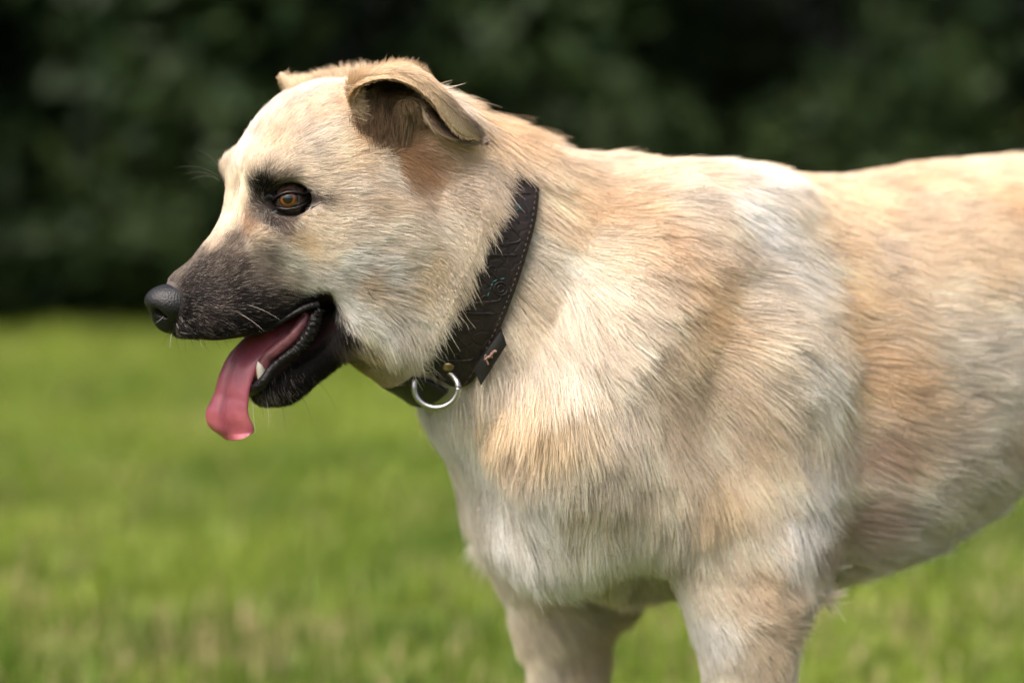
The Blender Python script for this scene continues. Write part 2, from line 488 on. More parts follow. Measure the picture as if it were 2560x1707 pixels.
# ------------------------------------------------------------------ coat guides: photo point, hair direction, length mm, lift deg, colour, share of pale hairs
BLK, CHAR, DKB = (0.011, 0.009, 0.009), (0.045, 0.036, 0.032), (0.085, 0.045, 0.024)
GRY, GTN, TAN = (0.33, 0.275, 0.23), (0.66, 0.56, 0.445), (0.755, 0.575, 0.40)
WTN, CRM, WHT = (0.81, 0.67, 0.515), (0.845, 0.745, 0.615), (0.895, 0.845, 0.765)
YTN, BRN, PNK = (0.70, 0.57, 0.39), (0.40, 0.24, 0.125), (0.72, 0.47, 0.39)
GCR, RST = (0.80, 0.73, 0.62), (0.46, 0.27, 0.15)
G = [
    # muzzle
    (402, 705, .8, -.6, 4, 30, (.16, .135, .12), .3), (440, 672, .8, -.6, 5, 28, (.19, .16, .14), .3), (480, 640, .8, -.65, 6, 26, (.28, .235, .20), .25), (515, 605, .7, -.75, 5, 20, GTN, 0), (545, 560, .5, -.9, 6, 20, CRM, 0),
    (495, 668, .9, -.4, 4, 22, CHAR, .12), (485, 705, .95, -.2, 4, 25, (.03, .022, .02), .12), (480, 750, 1, .1, 4, 25, BLK, .08), (455, 815, .8, .5, 5, 30, BLK, .12), (520, 790, .95, .25, 5, 28, (.03, .02, .018), .12),
    (550, 830, .9, .4, 6, 28, BLK, .08), (545, 720, 1, -.1, 5, 25, (.028, .020, .018), .14), (540, 660, .95, -.35, 5, 22, (.085, .065, .055), .24), (585, 610, .9, -.5, 6, 20, (.24, .19, .155), .28), (590, 680, 1, -.1, 6, 22, (.070, .053, .045), .24),
    (600, 750, 1, .1, 6, 25, (.016, .012, .011), .08), (620, 800, .95, .3, 6, 25, BLK, .06), (650, 740, 1, .05, 7, 25, (.030, .023, .020), .12), (650, 690, 1, -.05, 7, 22, (.22, .175, .145), .25), (660, 640, 1, -.1, 7, 20, (.40, .34, .28), .2),
    (690, 790, .9, -.2, 7, 25, BLK, .02), (700, 740, 1, .0, 8, 22, (.055, .043, .036), .15), (715, 700, 1, .05, 9, 20, (.52, .46, .39), 0), (640, 590, .9, -.3, 7, 20, GTN, 0), (625, 560, .7, -.5, 6, 20, (.50, .33, .22), 0),
    (430, 835, .4, .9, 5, 40, CHAR, .3),
    # mouth corner, lower jaw
    (745, 752, .9, .2, 7, 25, BLK, 0), (775, 735, .9, .2, 8, 25, BLK, 0), (805, 742, .8, .6, 8, 25, BLK, 0), (830, 775, .6, .8, 8, 25, BLK, 0), (855, 815, .6, .8, 9, 25, BLK, 0), (878, 838, .6, .8, 9, 25, BLK, .05),
    (800, 820, .6, .8, 8, 25, BLK, 0), (760, 870, .5, .8, 8, 25, BLK, 0), (800, 885, .6, .75, 9, 25, BLK, 0), (720, 930, .4, .9, 8, 28, BLK, .03), (750, 955, .5, .85, 9, 28, BLK, .05), (690, 975, .3, .95, 8, 30, BLK, .15), (650, 985, .2, .95, 7, 32, CHAR, .35), (640, 960, .0, 1, 6, 30, BLK, .15),
    (760, 705, 1, .1, 10, 18, WHT, 0), (805, 700, .95, .3, 11, 18, WHT, 0), (845, 740, .8, .6, 12, 18, WHT, 0), (875, 785, .7, .7, 13, 18, WHT, 0), (905, 825, .6, .8, 14, 20, CRM, 0),
    # round the eye
    (664, 455, .2, -1, 6, 25, BLK, .05), (650, 470, -.1, -1, 6, 25, BLK, .1), (648, 505, -.3, -.8, 5, 25, CHAR, .15), (645, 535, -.3, .6, 5, 25, GRY, .2), (680, 535, .1, 1, 5, 22, CHAR, .15), (715, 545, .5, .8, 6, 20, (.13, .10, .085), .1),
    (755, 530, .9, .4, 7, 18, GTN, 0), (786, 498, 1, .1, 6, 18, BLK, .05), (806, 495, 1, .0, 7, 18, (.12, .08, .06), .1), (838, 497, 1, .1, 9, 16, GTN, 0), (800, 525, 1, .2, 8, 18, CRM, 0), (800, 470, 1, .0, 8, 18, CRM, 0), (702, 455, .6, -.6, 7, 20, (.26, .20, .16), .1), (745, 462, .9, -.2, 8, 18, GTN, 0), (655, 418, .3, -1, 8, 20, CRM, 0), (690, 425, .6, -.7, 9, 18, CRM, 0),
    # forehead, temple
    (585, 480, .1, -1, 6, 18, CRM, 0), (610, 500, .1, -1, 6, 18, CRM, 0), (590, 545, .2, -1, 6, 18, CRM, 0), (570, 440, .2, -1, 7, 20, CRM, 0), (620, 430, .3, -1, 8, 18, CRM, 0), (610, 380, .4, -1, 9, 18, WHT, 0), (640, 330, .5, -.9, 10, 18, CRM, 0), (690, 370, .7, -.7, 10, 16, WTN, 0),
    (680, 260, .6, -.8, 13, 22, CRM, 0), (720, 230, .8, -.5, 14, 22, WHT, 0), (780, 200, 1, -.2, 14, 20, CRM, 0), (760, 290, .9, -.5, 11, 16, WTN, 0), (850, 250, 1, -.2, 12, 16, WTN, 0), (820, 340, 1, -.2, 11, 15, CRM, 0), (760, 400, 1, -.2, 10, 15, CRM, 0), (880, 400, 1, .05, 13, 15, WTN, 0), (860, 470, 1, .1, 13, 15, CRM, 0),
    # cheek
    (770, 560, 1, .1, 10, 16, CRM, 0), (750, 600, 1, .1, 10, 16, YTN, 0), (720, 640, 1, .1, 10, 18, WHT, 0), (800, 620, 1, .1, 12, 16, CRM, 0), (850, 560, 1, .15, 14, 16, CRM, 0), (850, 660, .95, .25, 14, 16, WHT, 0), (930, 500, 1, .3, 15, 15, WTN, 0), (940, 590, 1, .2, 17, 16, CRM, 0), (940, 680, .9, .3, 18, 18, WHT, 0),
    (900, 705, .9, .3, 15, 18, (.66, .54, .40), 0), (950, 740, .8, .55, 20, 20, CRM, 0), (1020, 700, .7, .6, 24, 22, YTN, 0), (1060, 650, .8, .5, 24, 20, YTN, 0), (1000, 630, 1, .2, 20, 18, CRM, 0), (900, 860, .4, .9, 22, 22, YTN, 0), (960, 840, .4, .9, 26, 25, CRM, 0), (940, 790, .5, .8, 24, 22, WHT, 0), (1020, 790, .5, .85, 28, 25, CRM, 0), (960, 910, .3, .95, 26, 25, YTN, 0), (1040, 850, .4, .9, 30, 25, CRM, 0),
    # ear root, top of neck
    (1000, 400, .8, .6, 12, 18, BRN, 0), (1060, 400, .8, .5, 14, 18, RST, 0), (1090, 370, .8, .4, 16, 18, TAN, 0), (955, 310, .3, -.9, 9, 40, DKB, 0), (920, 290, .4, -.8, 8, 30, DKB, 0), (960, 360, .2, -.6, 10, 40, BRN, 0), (985, 300, -.2, -.9, 9, 40, BRN, 0), (905, 330, .7, .4, 9, 20, TAN, 0), (950, 420, .9, .4, 14, 16, CRM, 0),
    (950, 195, 1, -.1, 14, 18, CRM, 0), (1080, 250, 1, .2, 22, 22, CRM, 0), (1180, 290, .9, .4, 30, 24, TAN, 0), (1260, 325, .9, .4, 34, 24, TAN, 0), (1200, 380, .85, .5, 30, 18, WTN, 0), (1120, 460, .9, .45, 24, 16, WTN, 0), (1180, 520, .75, .65, 30, 18, WTN, 0), (1100, 570, .8, .5, 26, 18, CRM, 0), (1130, 640, .6, .75, 32, 22, CRM, 0), (1220, 480, .7, .7, 32, 18, WTN, 0), (1180, 600, .55, .8, 34, 22, CRM, 0), (1090, 740, .45, .9, 34, 25, CRM, 0), (1270, 430, .75, .65, 32, 16, WTN, 0),
    # neck behind the collar
    (1360, 380, .95, .35, 30, 18, WTN, 0), (1400, 440, .95, .3, 28, 14, WTN, 0), (1460, 500, .9, .4, 28, 14, TAN, 0), (1380, 540, .85, .5, 30, 15, WTN, 0), (1380, 620, .8, .6, 34, 18, WHT, 0), (1470, 620, .85, .5, 32, 16, CRM, 0), (1350, 720, .6, .8, 38, 20, CRM, 0), (1420, 760, .5, .85, 40, 22, CRM, 0), (1310, 830, .3, .95, 42, 24, CRM, 0), (1400, 880, .25, .95, 44, 24, CRM, 0), (1480, 820, .4, .9, 38, 20, CRM, 0), (1500, 720, .7, .7, 34, 16, CRM, 0),
    (1270, 900, .15, 1, 44, 25, CRM, 0), (1330, 980, .1, 1, 44, 25, YTN, 0), (1400, 1000, .1, 1, 42, 24, YTN, 0), (1240, 1020, .1, 1, 36, 20, YTN, 0), (1130, 1010, .1, 1, 30, 18, WHT, 0), (1080, 1020, .0, 1, 28, 20, WHT, 0), (1300, 1080, .05, 1, 36, 16, GTN, 0), (1200, 1090, .1, 1, 32, 18, WHT, 0), (1130, 1130, .1, 1, 30, 20, GCR, 0),
    # chest
    (1170, 1230, .1, 1, 32, 20, GCR, 0), (1250, 1190, .05, 1, 32, 16, WHT, 0), (1330, 1200, .05, 1, 32, 16, WHT, 0), (1290, 1310, .1, 1, 36, 20, WHT, 0), (1400, 1300, .1, 1, 36, 20, WHT, 0), (1220, 1360, .1, 1, 24, 18, WHT, 0), (1480, 1330, .2, 1, 38, 25, WHT, 0), (1560, 1370, .35, .95, 36, 22, WHT, 0), (1440, 1120, .1, 1, 32, 15, CRM, 0), (1500, 1220, .15, 1, 32, 15, CRM, 0), (1350, 1430, .1, 1, 36, 25, WHT, 0), (1480, 1450, .2, 1, 34, 25, GCR, 0),
    # shoulder
    (1540, 420, 1, .15, 24, 14, WTN, 0), (1700, 420, 1, .1, 22, 14, WTN, 0), (1560, 520, .95, .35, 24, 13, TAN, 0), (1650, 500, .95, .3, 24, 13, CRM, 0), (1640, 600, .9, .45, 24, 13, TAN, 0), (1560, 640, .85, .5, 26, 14, WTN, 0), (1600, 750, .7, .7, 28, 14, CRM, 0), (1720, 720, .9, .4, 26, 13, (.76, .59, .41), 0), (1760, 830, .9, .3, 28, 13, (.75, .58, .39), 0), (1770, 600, .95, .3, 24, 13, WTN, 0), (1650, 880, .7, .7, 28, 14, WTN, 0), (1560, 900, .4, .9, 30, 15, CRM, 0), (1800, 940, .8, .5, 30, 14, WTN, 0),
    (1850, 430, 1, .2, 24, 13, WHT, 0), (1880, 520, .95, .35, 26, 13, WHT, 0), (1950, 500, 1, .2, 24, 13, CRM, 0), (1930, 620, 1, .25, 28, 13, WHT, 0), (2000, 690, 1, .25, 28, 14, WHT, 0), (1870, 700, 1, .2, 28, 13, CRM, 0), (1960, 800, .95, .4, 30, 14, CRM, 0), (1980, 900, .75, .7, 34, 16, WHT, 0), (2030, 960, .6, .8, 36, 16, WHT, 0), (1900, 900, .8, .6, 32, 14, CRM, 0),
    (1680, 1020, .4, .9, 30, 14, WTN, 0), (1580, 1080, .2, 1, 30, 14, CRM, 0), (1760, 1080, .6, .75, 30, 14, CRM, 0), (1880, 1030, .5, .85, 34, 15, WTN, 0), (1980, 1080, .4, .9, 36, 17, CRM, 0), (2050, 1100, .4, .9, 36, 18, WHT, 0), (1650, 1200, .2, 1, 30, 14, CRM, 0), (1780, 1220, .4, .9, 32, 15, YTN, 0), (1900, 1200, .35, .9, 34, 16, CRM, 0), (1990, 1240, .3, .95, 36, 18, WHT, 0), (1960, 1340, .3, .95, 34, 18, WHT, 0),
    # near leg
    (1600, 1320, .3, .95, 30, 15, WHT, 0), (1700, 1330, .3, .95, 28, 15, GCR, 0), (1820, 1330, .4, .9, 28, 15, CRM, 0), (1700, 1450, .2, 1, 26, 16, WHT, 0), (1800, 1430, .4, .9, 24, 15, CRM, 0), (1900, 1420, .5, .8, 24, 16, WTN, 0), (1970, 1420, .3, .9, 28, 20, CRM, 0), (1780, 1560, .3, .95, 26, 20, WHT, 0), (1880, 1540, .7, .4, 22, 16, WTN, 0), (1960, 1520, .9, .2, 22, 22, WTN, 0), (1830, 1660, .3, .95, 20, 17, CRM, 0), (1930, 1640, .5, .8, 20, 17, WTN, 0), (1780, 1660, .2, 1, 22, 20, WHT, 0), (1960, 1680, .4, .9, 20, 20, CRM, 0), (1870, 1720, .2, 1, 18, 16, CRM, 0), (1870, 1950, .1, 1, 12, 15, CRM, 0), (1870, 2200, -.1, 1, 10, 15, WHT, 0), (1810, 2330, -.8, .6, 8, 18, WHT, 0),
    (2020, 1480, .95, .1, 24, 18, CRM, 0),
    # ribs, flank, back
    (2020, 430, 1, .0, 20, 12, WTN, 0), (2110, 500, 1, .15, 24, 12, WTN, 0), (2100, 600, 1, .15, 24, 12, WTN, 0), (2080, 740, 1, .1, 26, 12, (.76, .60, .42), 0), (2200, 450, 1, -.05, 22, 12, TAN, 0), (2230, 620, 1, .0, 26, 12, WTN, 0), (2200, 800, 1, .05, 28, 12, WTN, 0), (2140, 900, 1, .1, 30, 13, TAN, 0), (2240, 960, 1, .1, 30, 13, TAN, 0), (2340, 540, 1, -.05, 26, 12, WTN, 0), (2350, 750, 1, .1, 28, 12, CRM, 0), (2460, 640, 1, .05, 26, 12, WTN, 0), (2450, 430, 1, -.1, 22, 12, WTN, 0), (2530, 500, 1, .0, 24, 12, TAN, 0), (2340, 900, 1, .1, 30, 13, GCR, 0), (2460, 820, 1, .15, 30, 13, CRM, 0), (2500, 960, 1, .2, 30, 14, GCR, 0), (2540, 760, 1, .1, 28, 12, GCR, 0), (2300, 1060, 1, .15, 32, 14, GTN, 0), (2420, 1090, .95, .25, 32, 15, GCR, 0),
    (2120, 1060, .95, .25, 30, 14, WTN, 0), (2140, 1130, .9, .35, 24, 12, (.74, .53, .43), 0), (2190, 1120, .9, .3, 28, 13, (.60, .46, .36), 0), (2110, 1190, .9, .4, 28, 16, GCR, 0), (2220, 1200, .9, .35, 32, 16, GCR, 0), (2150, 1290, .9, .35, 30, 14, (.70, .53, .43), 0), (2080, 1330, .8, .5, 28, 14, (.64, .50, .41), 0), (2250, 1290, .85, .45, 34, 18, GCR, 0), (2150, 1390, .8, .55, 36, 20, GCR, 0), (2060, 1420, .7, .7, 34, 20, GCR, 0), (2350, 1230, .85, .5, 36, 18, GCR, 0), (2300, 1350, .8, .6, 38, 22, GCR, 0), (2450, 1180, .8, .6, 36, 20, GCR, 0), (2530, 1080, .8, .5, 34, 18, GTN, 0),
]
# far foreleg (its inner side faces the camera) and hind parts, in dog-frame terms: point, direction, length, lift, colour
GX = [
    (1290, 1500, -.075, (.1, 1), 26, 18, GCR), (1380, 1520, -.06, (.5, .8), 26, 16, GCR), (1480, 1500, -.06, (.7, .6), 26, 20, GTN), (1340, 1640, -.065, (.3, .95), 20, 16, GCR), (1460, 1620, -.065, (.3, .9), 18, 16, GTN), (1420, 1900, -.07, (0, 1), 12, 15, CRM), (1540, 1520, -.08, (.7, .5), 26, 24, GTN),
    (2700, 600, .10, (1, .3), 24, 13, WTN), (2850, 800, .11, (.6, .8), 24, 13, CRM), (2760, 1100, .10, (.3, .95), 24, 14, CRM), (3000, 1500, .09, (.1, 1), 16, 14, CRM), (3050, 1000, .0, (.1, 1), 45, 20, WTN), (3130, 1400, 0, (-.1, 1), 45, 20, CRM), (3050, 450, 0, (1, .4), 26, 14, WTN)]


def trace(px, py):
    r = ray(px, py)
    r = r / np.linalg.norm(r)
    o = to_local(CAMP)
    d = np.array((r @ DX, r @ DY, r @ DZ))
    t = 1.55
    for _ in range(80):
        s = vol.sample((o + d * t)[None])[0]
        t += max(s * 0.8, 0.0004) if s > 0 else s
        if abs(s) < 2e-4: break
        if t > 2.5: return None
    return o + d * t


def img_dir(dx, dy):
    v = np.array((1.0, 0, 0)) * dx - CU * dy
    v = np.array((v @ DX, v @ DY, v @ DZ))
    return v / np.linalg.norm(v)


gp, gd, gl, ga, gc, gm = [], [], [], [], [], []
for px, py, dx, dy, L, A, C, m in G:
    p = trace(px, py)
    if p is None:
        p = H(px, py, 0.0)
    gp.append(p); gd.append(img_dir(dx, dy)); gl.append(L); ga.append(A); gc.append(C); gm.append(m)
for px, py, y, d2, L, A, C in GX:
    gp.append(H(px, py, y)); gd.append(img_dir(*d2)); gl.append(L); ga.append(A); gc.append(C); gm.append(0)
gp, gd, gl, ga, gc, gm = (np.array(v, float) for v in (gp, gd, gl, ga, gc, gm))
gp[:, 1] = np.where(gp[:, 1] < -0.02, gp[:, 1], np.abs(gp[:, 1]))
gd_in = gd.copy()


def noise3(P, scale, seed=0):
    """cheap smooth value noise in [-1, 1]"""
    q = P * scale + seed * 17.31
    i = np.floor(q).astype(np.int64)
    f = q - i
    f = f * f * (3 - 2 * f)
    out = 0
    for dx in (0, 1):
        for dy in (0, 1):
            for dz in (0, 1):
                h = (i[:, 0] + dx) * 374761393 + (i[:, 1] + dy) * 668265263 + (i[:, 2] + dz) * 2147483647 + seed * 974711
                h = (h ^ (h >> 13)) * 1274126177
                h = ((h ^ (h >> 16)) & 0xFFFF) / 32767.5 - 1
                out = out + h * (f[:, 0] if dx else 1 - f[:, 0]) * (f[:, 1] if dy else 1 - f[:, 1]) * (f[:, 2] if dz else 1 - f[:, 2])
    return out


def field(P, chunk=20000, what='all'):
    """interpolate the guides at points of the body: direction, length m, lift rad, colour, pale share"""
    g = gp.astype(np.float32)
    gg = (g ** 2).sum(1)
    T1 = np.concatenate((gd, gl[:, None], ga[:, None]), 1).astype(np.float32)
    T2 = np.concatenate((gc, gm[:, None]), 1).astype(np.float32)
    O1, O2 = np.empty((len(P), 5), np.float32), np.empty((len(P), 4), np.float32)
    for a in range(0, len(P), chunk):
        p = P[a:a + chunk].astype(np.float32)
        q = p.copy()
        inner = (q[:, 1] < -0.02) & (q[:, 2] < 0.36)
        q[~inner, 1] = np.abs(q[~inner, 1])
        d2 = np.maximum((q ** 2).sum(1)[:, None] + gg[None] - 2 * (q @ g.T), 0) + 1.2e-5
        d2 = 1e-4 / d2
        w = d2 * d2
        if what != 'col':
            O1[a:a + chunk] = (w @ T1) / w.sum(1, keepdims=True)
            O1[a:a + chunk, 1] *= np.where(~inner & (p[:, 1] < -0.02), -1, 1)
        if what != 'dir':
            soft = 1 / (1 / d2 + 4.0)
            soft *= soft
            soft *= soft
            w *= d2
            O2[a:a + chunk] = (w @ T2) / w.sum(1, keepdims=True)
            o2 = (soft @ T2) / soft.sum(1, keepdims=True)
            hx = np.clip((H(960, 700)[0] - p[:, 0]) / 0.05, 0, 1)[:, None]      # softer colour changes behind the head
            O2[a:a + chunk] += (o2 - O2[a:a + chunk]) * hx
    return O1[:, :3].astype(float), O1[:, 3] * 1e-3, np.radians(O1[:, 4]), O2[:, :3].astype(float), O2[:, 3]


def tangent(d, n):
    t = d - (d * n).sum(1, keepdims=True) * n
    return t / (np.linalg.norm(t, axis=1, keepdims=True) + 1e-9)


# ---- where no hair grows: mouth lining, nose pad, eye balls
MC = H(806, 768)
MF = H(600, 905)
EYE_N = H(729, 497, 0.0405)
EYE_C = np.array([EYE_N, EYE_N * (1, -1, 1)])
NOSE_C = H(412, 752)


nv = Vol(NOSE_C - 0.038, NOSE_C + 0.038, 0.0008, band=10)
nv.blob(H(422, 752), (0.0175, 0.0185, 0.0118), k=0.004)
nv.blob(H(440, 736), (0.0120, 0.0140, 0.0055), k=0.006)
for s in (1, -1):
    nv.blob(H(441, 764) + (0, s * 0.0105, 0), (0.0160, 0.0105, 0.0110), k=0.004)
nv.blob(H(406, 786), (0.0085, 0.0065, 0.0095), k=0.005)
nv.blob(H(424, 806), (0.0085, 0.0080, 0.0080), k=0.005)
for s in (1, -1):
    c = H(404, 776) + (0, s * 0.0088, 0)
    nv.blob(c, (0.0085, 0.0038, 0.0040), k=0.003, mode='sub')
    nv.capsule(c + (-0.001, s * 0.002, -0.001), c + (-0.015, s * 0.0125, -0.0005), 0.0030, 0.0016, k=0.002, mode='sub')
nv.capsule(H(382, 765) + (0.004, 0, 0), H(400, 815) + (0.006, 0, 0), 0.0011, 0.0011, k=0.0015, mode='sub')
nv.smooth(1)


def mouth_inside(P, N):
    front = P[:, 0] > MC[0] - 0.004
    t = np.clip((P[:, 0] - MC[0]) / (MF[0] - MC[0]), 0, 1.6)
    zm = MC[2] + t * (MF[2] - MC[2])
    up = front & (P[:, 2] > zm) & (P[:, 2] < zm + 0.05) & (N[:, 2] < -0.72) & (P[:, 0] < H(470, 840)[0])
    lo = front & (P[:, 2] <= zm) & (N[:, 2] * 0.75 + N[:, 0] * 0.66 > 0.62)
    return up | lo


def bare(P, N):
    b = mouth_inside(P, N)
    for c in EYE_C:
        q = (P - c) / (0.0180, 0.030, 0.0118)
        b |= (q ** 2).sum(1) < 1
    d = np.abs(P - NOSE_C).max(1) < 0.034
    b[d] |= nv.sample(P[d]) < 0.0008
    return b


HAIR_MAT, n_, l_, b_ = new_mat('fur_strands')
n_.remove(b_)
hb = n_.new('ShaderNodeBsdfPrincipled')
hb.inputs['Roughness'].default_value = 0.45
hb.inputs['Specular IOR Level'].default_value = 0.22
ht = n_.new('ShaderNodeBsdfTranslucent')
hm = n_.new('ShaderNodeMixShader')
hm.inputs[0].default_value = 0.12
at_ = n_.new('ShaderNodeAttribute')
at_.attribute_name = 'col'
hi_ = n_.new('ShaderNodeHairInfo')
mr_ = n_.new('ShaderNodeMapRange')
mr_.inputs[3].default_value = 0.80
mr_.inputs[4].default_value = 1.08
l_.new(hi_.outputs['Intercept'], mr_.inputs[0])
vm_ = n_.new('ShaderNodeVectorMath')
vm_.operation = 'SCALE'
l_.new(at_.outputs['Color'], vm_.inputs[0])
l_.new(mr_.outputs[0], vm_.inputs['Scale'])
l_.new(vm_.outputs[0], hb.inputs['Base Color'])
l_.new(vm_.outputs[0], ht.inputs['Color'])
l_.new(hb.outputs[0], hm.inputs[1])
l_.new(ht.outputs[0], hm.inputs[2])
l_.new(hm.outputs[0], n_['Material Output'].inputs['Surface'])


def hair_object(name, PTS, RAD, colr, parent, mat=None):
    """PTS (n, k, 3), RAD (n, k), colr (n, 3)"""
    n, k, _ = PTS.shape
    cu = bpy.data.hair_curves.new(name)
    cu.add_curves([k] * n)
    cu.attributes['position'].data.foreach_set('vector', PTS.astype(np.float32).ravel())
    ra = cu.attributes.get('radius') or cu.attributes.new('radius', 'FLOAT', 'POINT')
    ra.data.foreach_set('value', RAD.astype(np.float32).ravel())
    ca = cu.attributes.new('col', 'FLOAT_COLOR', 'CURVE')
    ca.data.foreach_set('color', np.concatenate((colr, np.ones((n, 1))), 1).astype(np.float32).ravel())
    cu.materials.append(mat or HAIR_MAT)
    o = bpy.data.objects.new(name, cu)
    COL.objects.link(o)
    o.parent = parent
    return o


def sample_faces(V, Q, n, weight):
    a, b, c, d = (V[Q[:, i]] for i in range(4))
    area = 0.5 * (np.linalg.norm(np.cross(b - a, c - a), axis=1) + np.linalg.norm(np.cross(c - a, d - a), axis=1))
    w = area * weight
    cdf = np.cumsum(w)
    f = np.searchsorted(cdf, rng.random(n) * cdf[-1])
    u, v = rng.random((2, n, 1))
    A, B, C, D = a[f], b[f], c[f], d[f]
    return (A * (1 - u) + B * u) * (1 - v) + (D * (1 - u) + C * u) * v, f


def grow(P, N, D, L, A, colr, rad, k=6, clump=0.55, clump_every=14, wob=0.10, curl=0.6, locks=0.0):
    """bend strands from the root: they leave the skin at lift A and lie down along D; tips gather in locks"""
    n = len(P)
    t = tangent(D, N)
    b = np.cross(N, t)
    # shared waviness of the coat and the private wobble of each hair
    sw = noise3(P, 17, 10) * 0.16 + noise3(P, 42, 1) * 0.32 + noise3(P, 105, 2) * 0.24
    t = t + b * (sw + rng.normal(0, wob, n))[:, None]
    t /= np.linalg.norm(t, axis=1, keepdims=True)
    A = np.clip(A * (1 + 0.35 * noise3(P, 70, 3)) + rng.normal(0, 0.07, n), 0.03, 1.5)
    L = L * np.clip(1 + rng.normal(0, 0.18, n) + 0.15 * noise3(P, 50, 4), 0.35, 1.7)
    s = np.linspace(0, 1, k)
    pts = np.empty((n, k, 3))
    pts[:, 0] = P - N * 0.0006
    for i in range(1, k):
        a = A * (1 - curl * s[i]) * 1.0
        dirv = t * np.cos(a)[:, None] + N * np.sin(a)[:, None]
        pts[:, i] = pts[:, i - 1] + dirv * (L / (k - 1))[:, None]
    if clump > 0:
        nc = max(8, n // clump_every)
        idx = rng.choice(n, nc, replace=False)
        kd = kdtree.KDTree(nc)
        for j, q in enumerate(P[idx].tolist()):
            kd.insert(q, j)
        kd.balance()
        fnd = kd.find
        near = np.fromiter((fnd(q)[1] for q in P.tolist()), np.int64, n)
        lead = idx[near]
        cw = np.clip(clump * (1 + 0.6 * noise3(P, 30, 5)) * rng.uniform(0.5, 1.2, n), 0, 0.95)
        for i in range(1, k):
            wgt = (cw * s[i] ** 1.3)[:, None]
            rel = pts[lead, i] + (P - P[lead]) * 0.12
            pts[:, i] = pts[:, i] * (1 - wgt) + rel * wgt
    if locks > 0:      # larger locks whose tips lean together
        nc = max(8, n // 130)
        idx = rng.choice(n, nc, replace=False)
        kd = kdtree.KDTree(nc)
        for j, q in enumerate(P[idx].tolist()):
            kd.insert(q, j)
        kd.balance()
        fnd = kd.find
        lead = idx[np.fromiter((fnd(q)[1] for q in (P + rng.normal(0, 0.002, P.shape)).tolist()), np.int64, n)]
        cw = np.clip(locks * (1 + 0.9 * noise3(P, 21, 12)) * rng.uniform(0.4, 1.3, n), 0, 0.8)
        for i in range(1, k):
            wgt = (cw * s[i] ** 1.6)[:, None]
            pts[:, i] = pts[:, i] * (1 - wgt) + (pts[lead, i] + (P - P[lead]) * 0.25) * wgt
    # hair in front of the collar lies over the strap instead of through it
    if len(P) > 30000:
        rel = pts - CC
        al = rel @ ca_
        sel = (al > -0.0215) & (al < 0.052) & (np.linalg.norm(rel, axis=2) < 0.16) & (s[None] > 0)
        q = rel[sel]
        aq = al[sel]
        cu, cy = q @ cu_, q @ YA
        th = np.arctan2(cy, cu) % (2 * np.pi)
        r = np.hypot(cu, cy)
        fi = th / (2 * np.pi) * NTH
        ia = np.clip((np.clip(aq, AL[0], AL[-1]) - AL[0]) / (AL[1] - AL[0]), 0, len(AL) - 1.001)
        rb = RR[np.round(ia).astype(int), np.floor(fi).astype(int) % NTH] + 0.0006 + 0.0022 * rng.random(len(r))
        rb = rb - COFF * np.clip((aq - 0.0195) / 0.030, 0, 1.2)
        nr2 = np.maximum(r, rb)
        q2 = CC + aq[:, None] * ca_ + (cu / r * nr2)[:, None] * cu_ + (cy / r * nr2)[:, None] * YA
        pts[sel] = q2
    taper = np.array([1.0, 1.0, 0.95, 0.82, 0.6, 0.25]) if k == 6 else np.linspace(1, 0.25, k)
    return pts, rad[:, None] * taper[None]

# ------------------------------------------------------------------ collar: rings cut from the neck by tilted planes
CT, CB = H(1232, 345), H(1016, 980)
CC = (CT + CB) / 2
cu_ = CT - CB
cu_ /= np.linalg.norm(cu_)
ca_ = np.cross(cu_, (0, 1.0, 0))          # along the neck, forwards
if ca_[0] < 0: ca_ = -ca_
YA = np.array((0, 1.0, 0))


def ring_point(th, along, off):
    """th from the top of the neck towards the near side; along = metres towards the head"""
    d = cu_ * math.cos(th) + YA * math.sin(th)
    c = CC + ca_ * along
    ts = np.linspace(0.03, 0.20, 171)
    s = vol.sample(c + d * ts[:, None]) - off
    i = np.argmax(s > 0)
    if s[i] <= 0: i = len(ts) - 1
    if i > 0:
        f = s[i - 1] / (s[i - 1] - s[i] + 1e-9)
        t = ts[i - 1] + (ts[i] - ts[i - 1]) * f
    else:
        t = ts[0]
    return c + d * t, d


def ring_r(ths, along, off):
    r = np.array([np.linalg.norm(ring_point(t, along, off)[0] - (CC + ca_ * along)) for t in ths])
    for _ in range(6):
        r = 0.25 * np.roll(r, 1) + 0.5 * r + 0.25 * np.roll(r, -1)
    return r


NTH = 180
THS = np.linspace(0, 2 * np.pi, NTH, endpoint=False)
COFF = 0.0075
AL = np.linspace(-0.024, 0.024, 9)
RR = np.array([ring_r(THS, a, COFF) for a in AL])          # (9, NTH)
RR = RR - 0.0085 * (np.clip((np.cos(THS) - 0.45) / 0.45, 0, 1) ** 1.5)[None]      # sunk into the ruff on top of the neck
RR = 0.45 * RR + 0.55 * RR.mean(0, keepdims=True)


def band_pt(th, al, extra=0.0):
    th = th % (2 * np.pi)
    fi = th / (2 * np.pi) * NTH
    i = int(fi) % NTH
    f = fi - int(fi)
    col = RR[:, i] * (1 - f) + RR[:, (i + 1) % NTH] * f
    r = np.interp(al, AL, col) + extra
    return CC + ca_ * al + (cu_ * math.cos(th) + YA * math.sin(th)) * r

# ------------------------------------------------------------------ the dog
dog = empty('dog', ORG, math.atan2(DX[1], DX[0]))
tag(dog, 'cream and tan dog with black muzzle, tongue hanging out, standing on the grass', 'dog')

skin, n_, l_, b_ = new_mat('skin_under_coat')
at_ = n_.new('ShaderNodeAttribute')
at_.attribute_name = 'col'
l_.new(at_.outputs['Color'], b_.inputs['Base Color'])
b_.inputs['Roughness'].default_value = 0.75
b_.inputs['Specular IOR Level'].default_value = 0.2

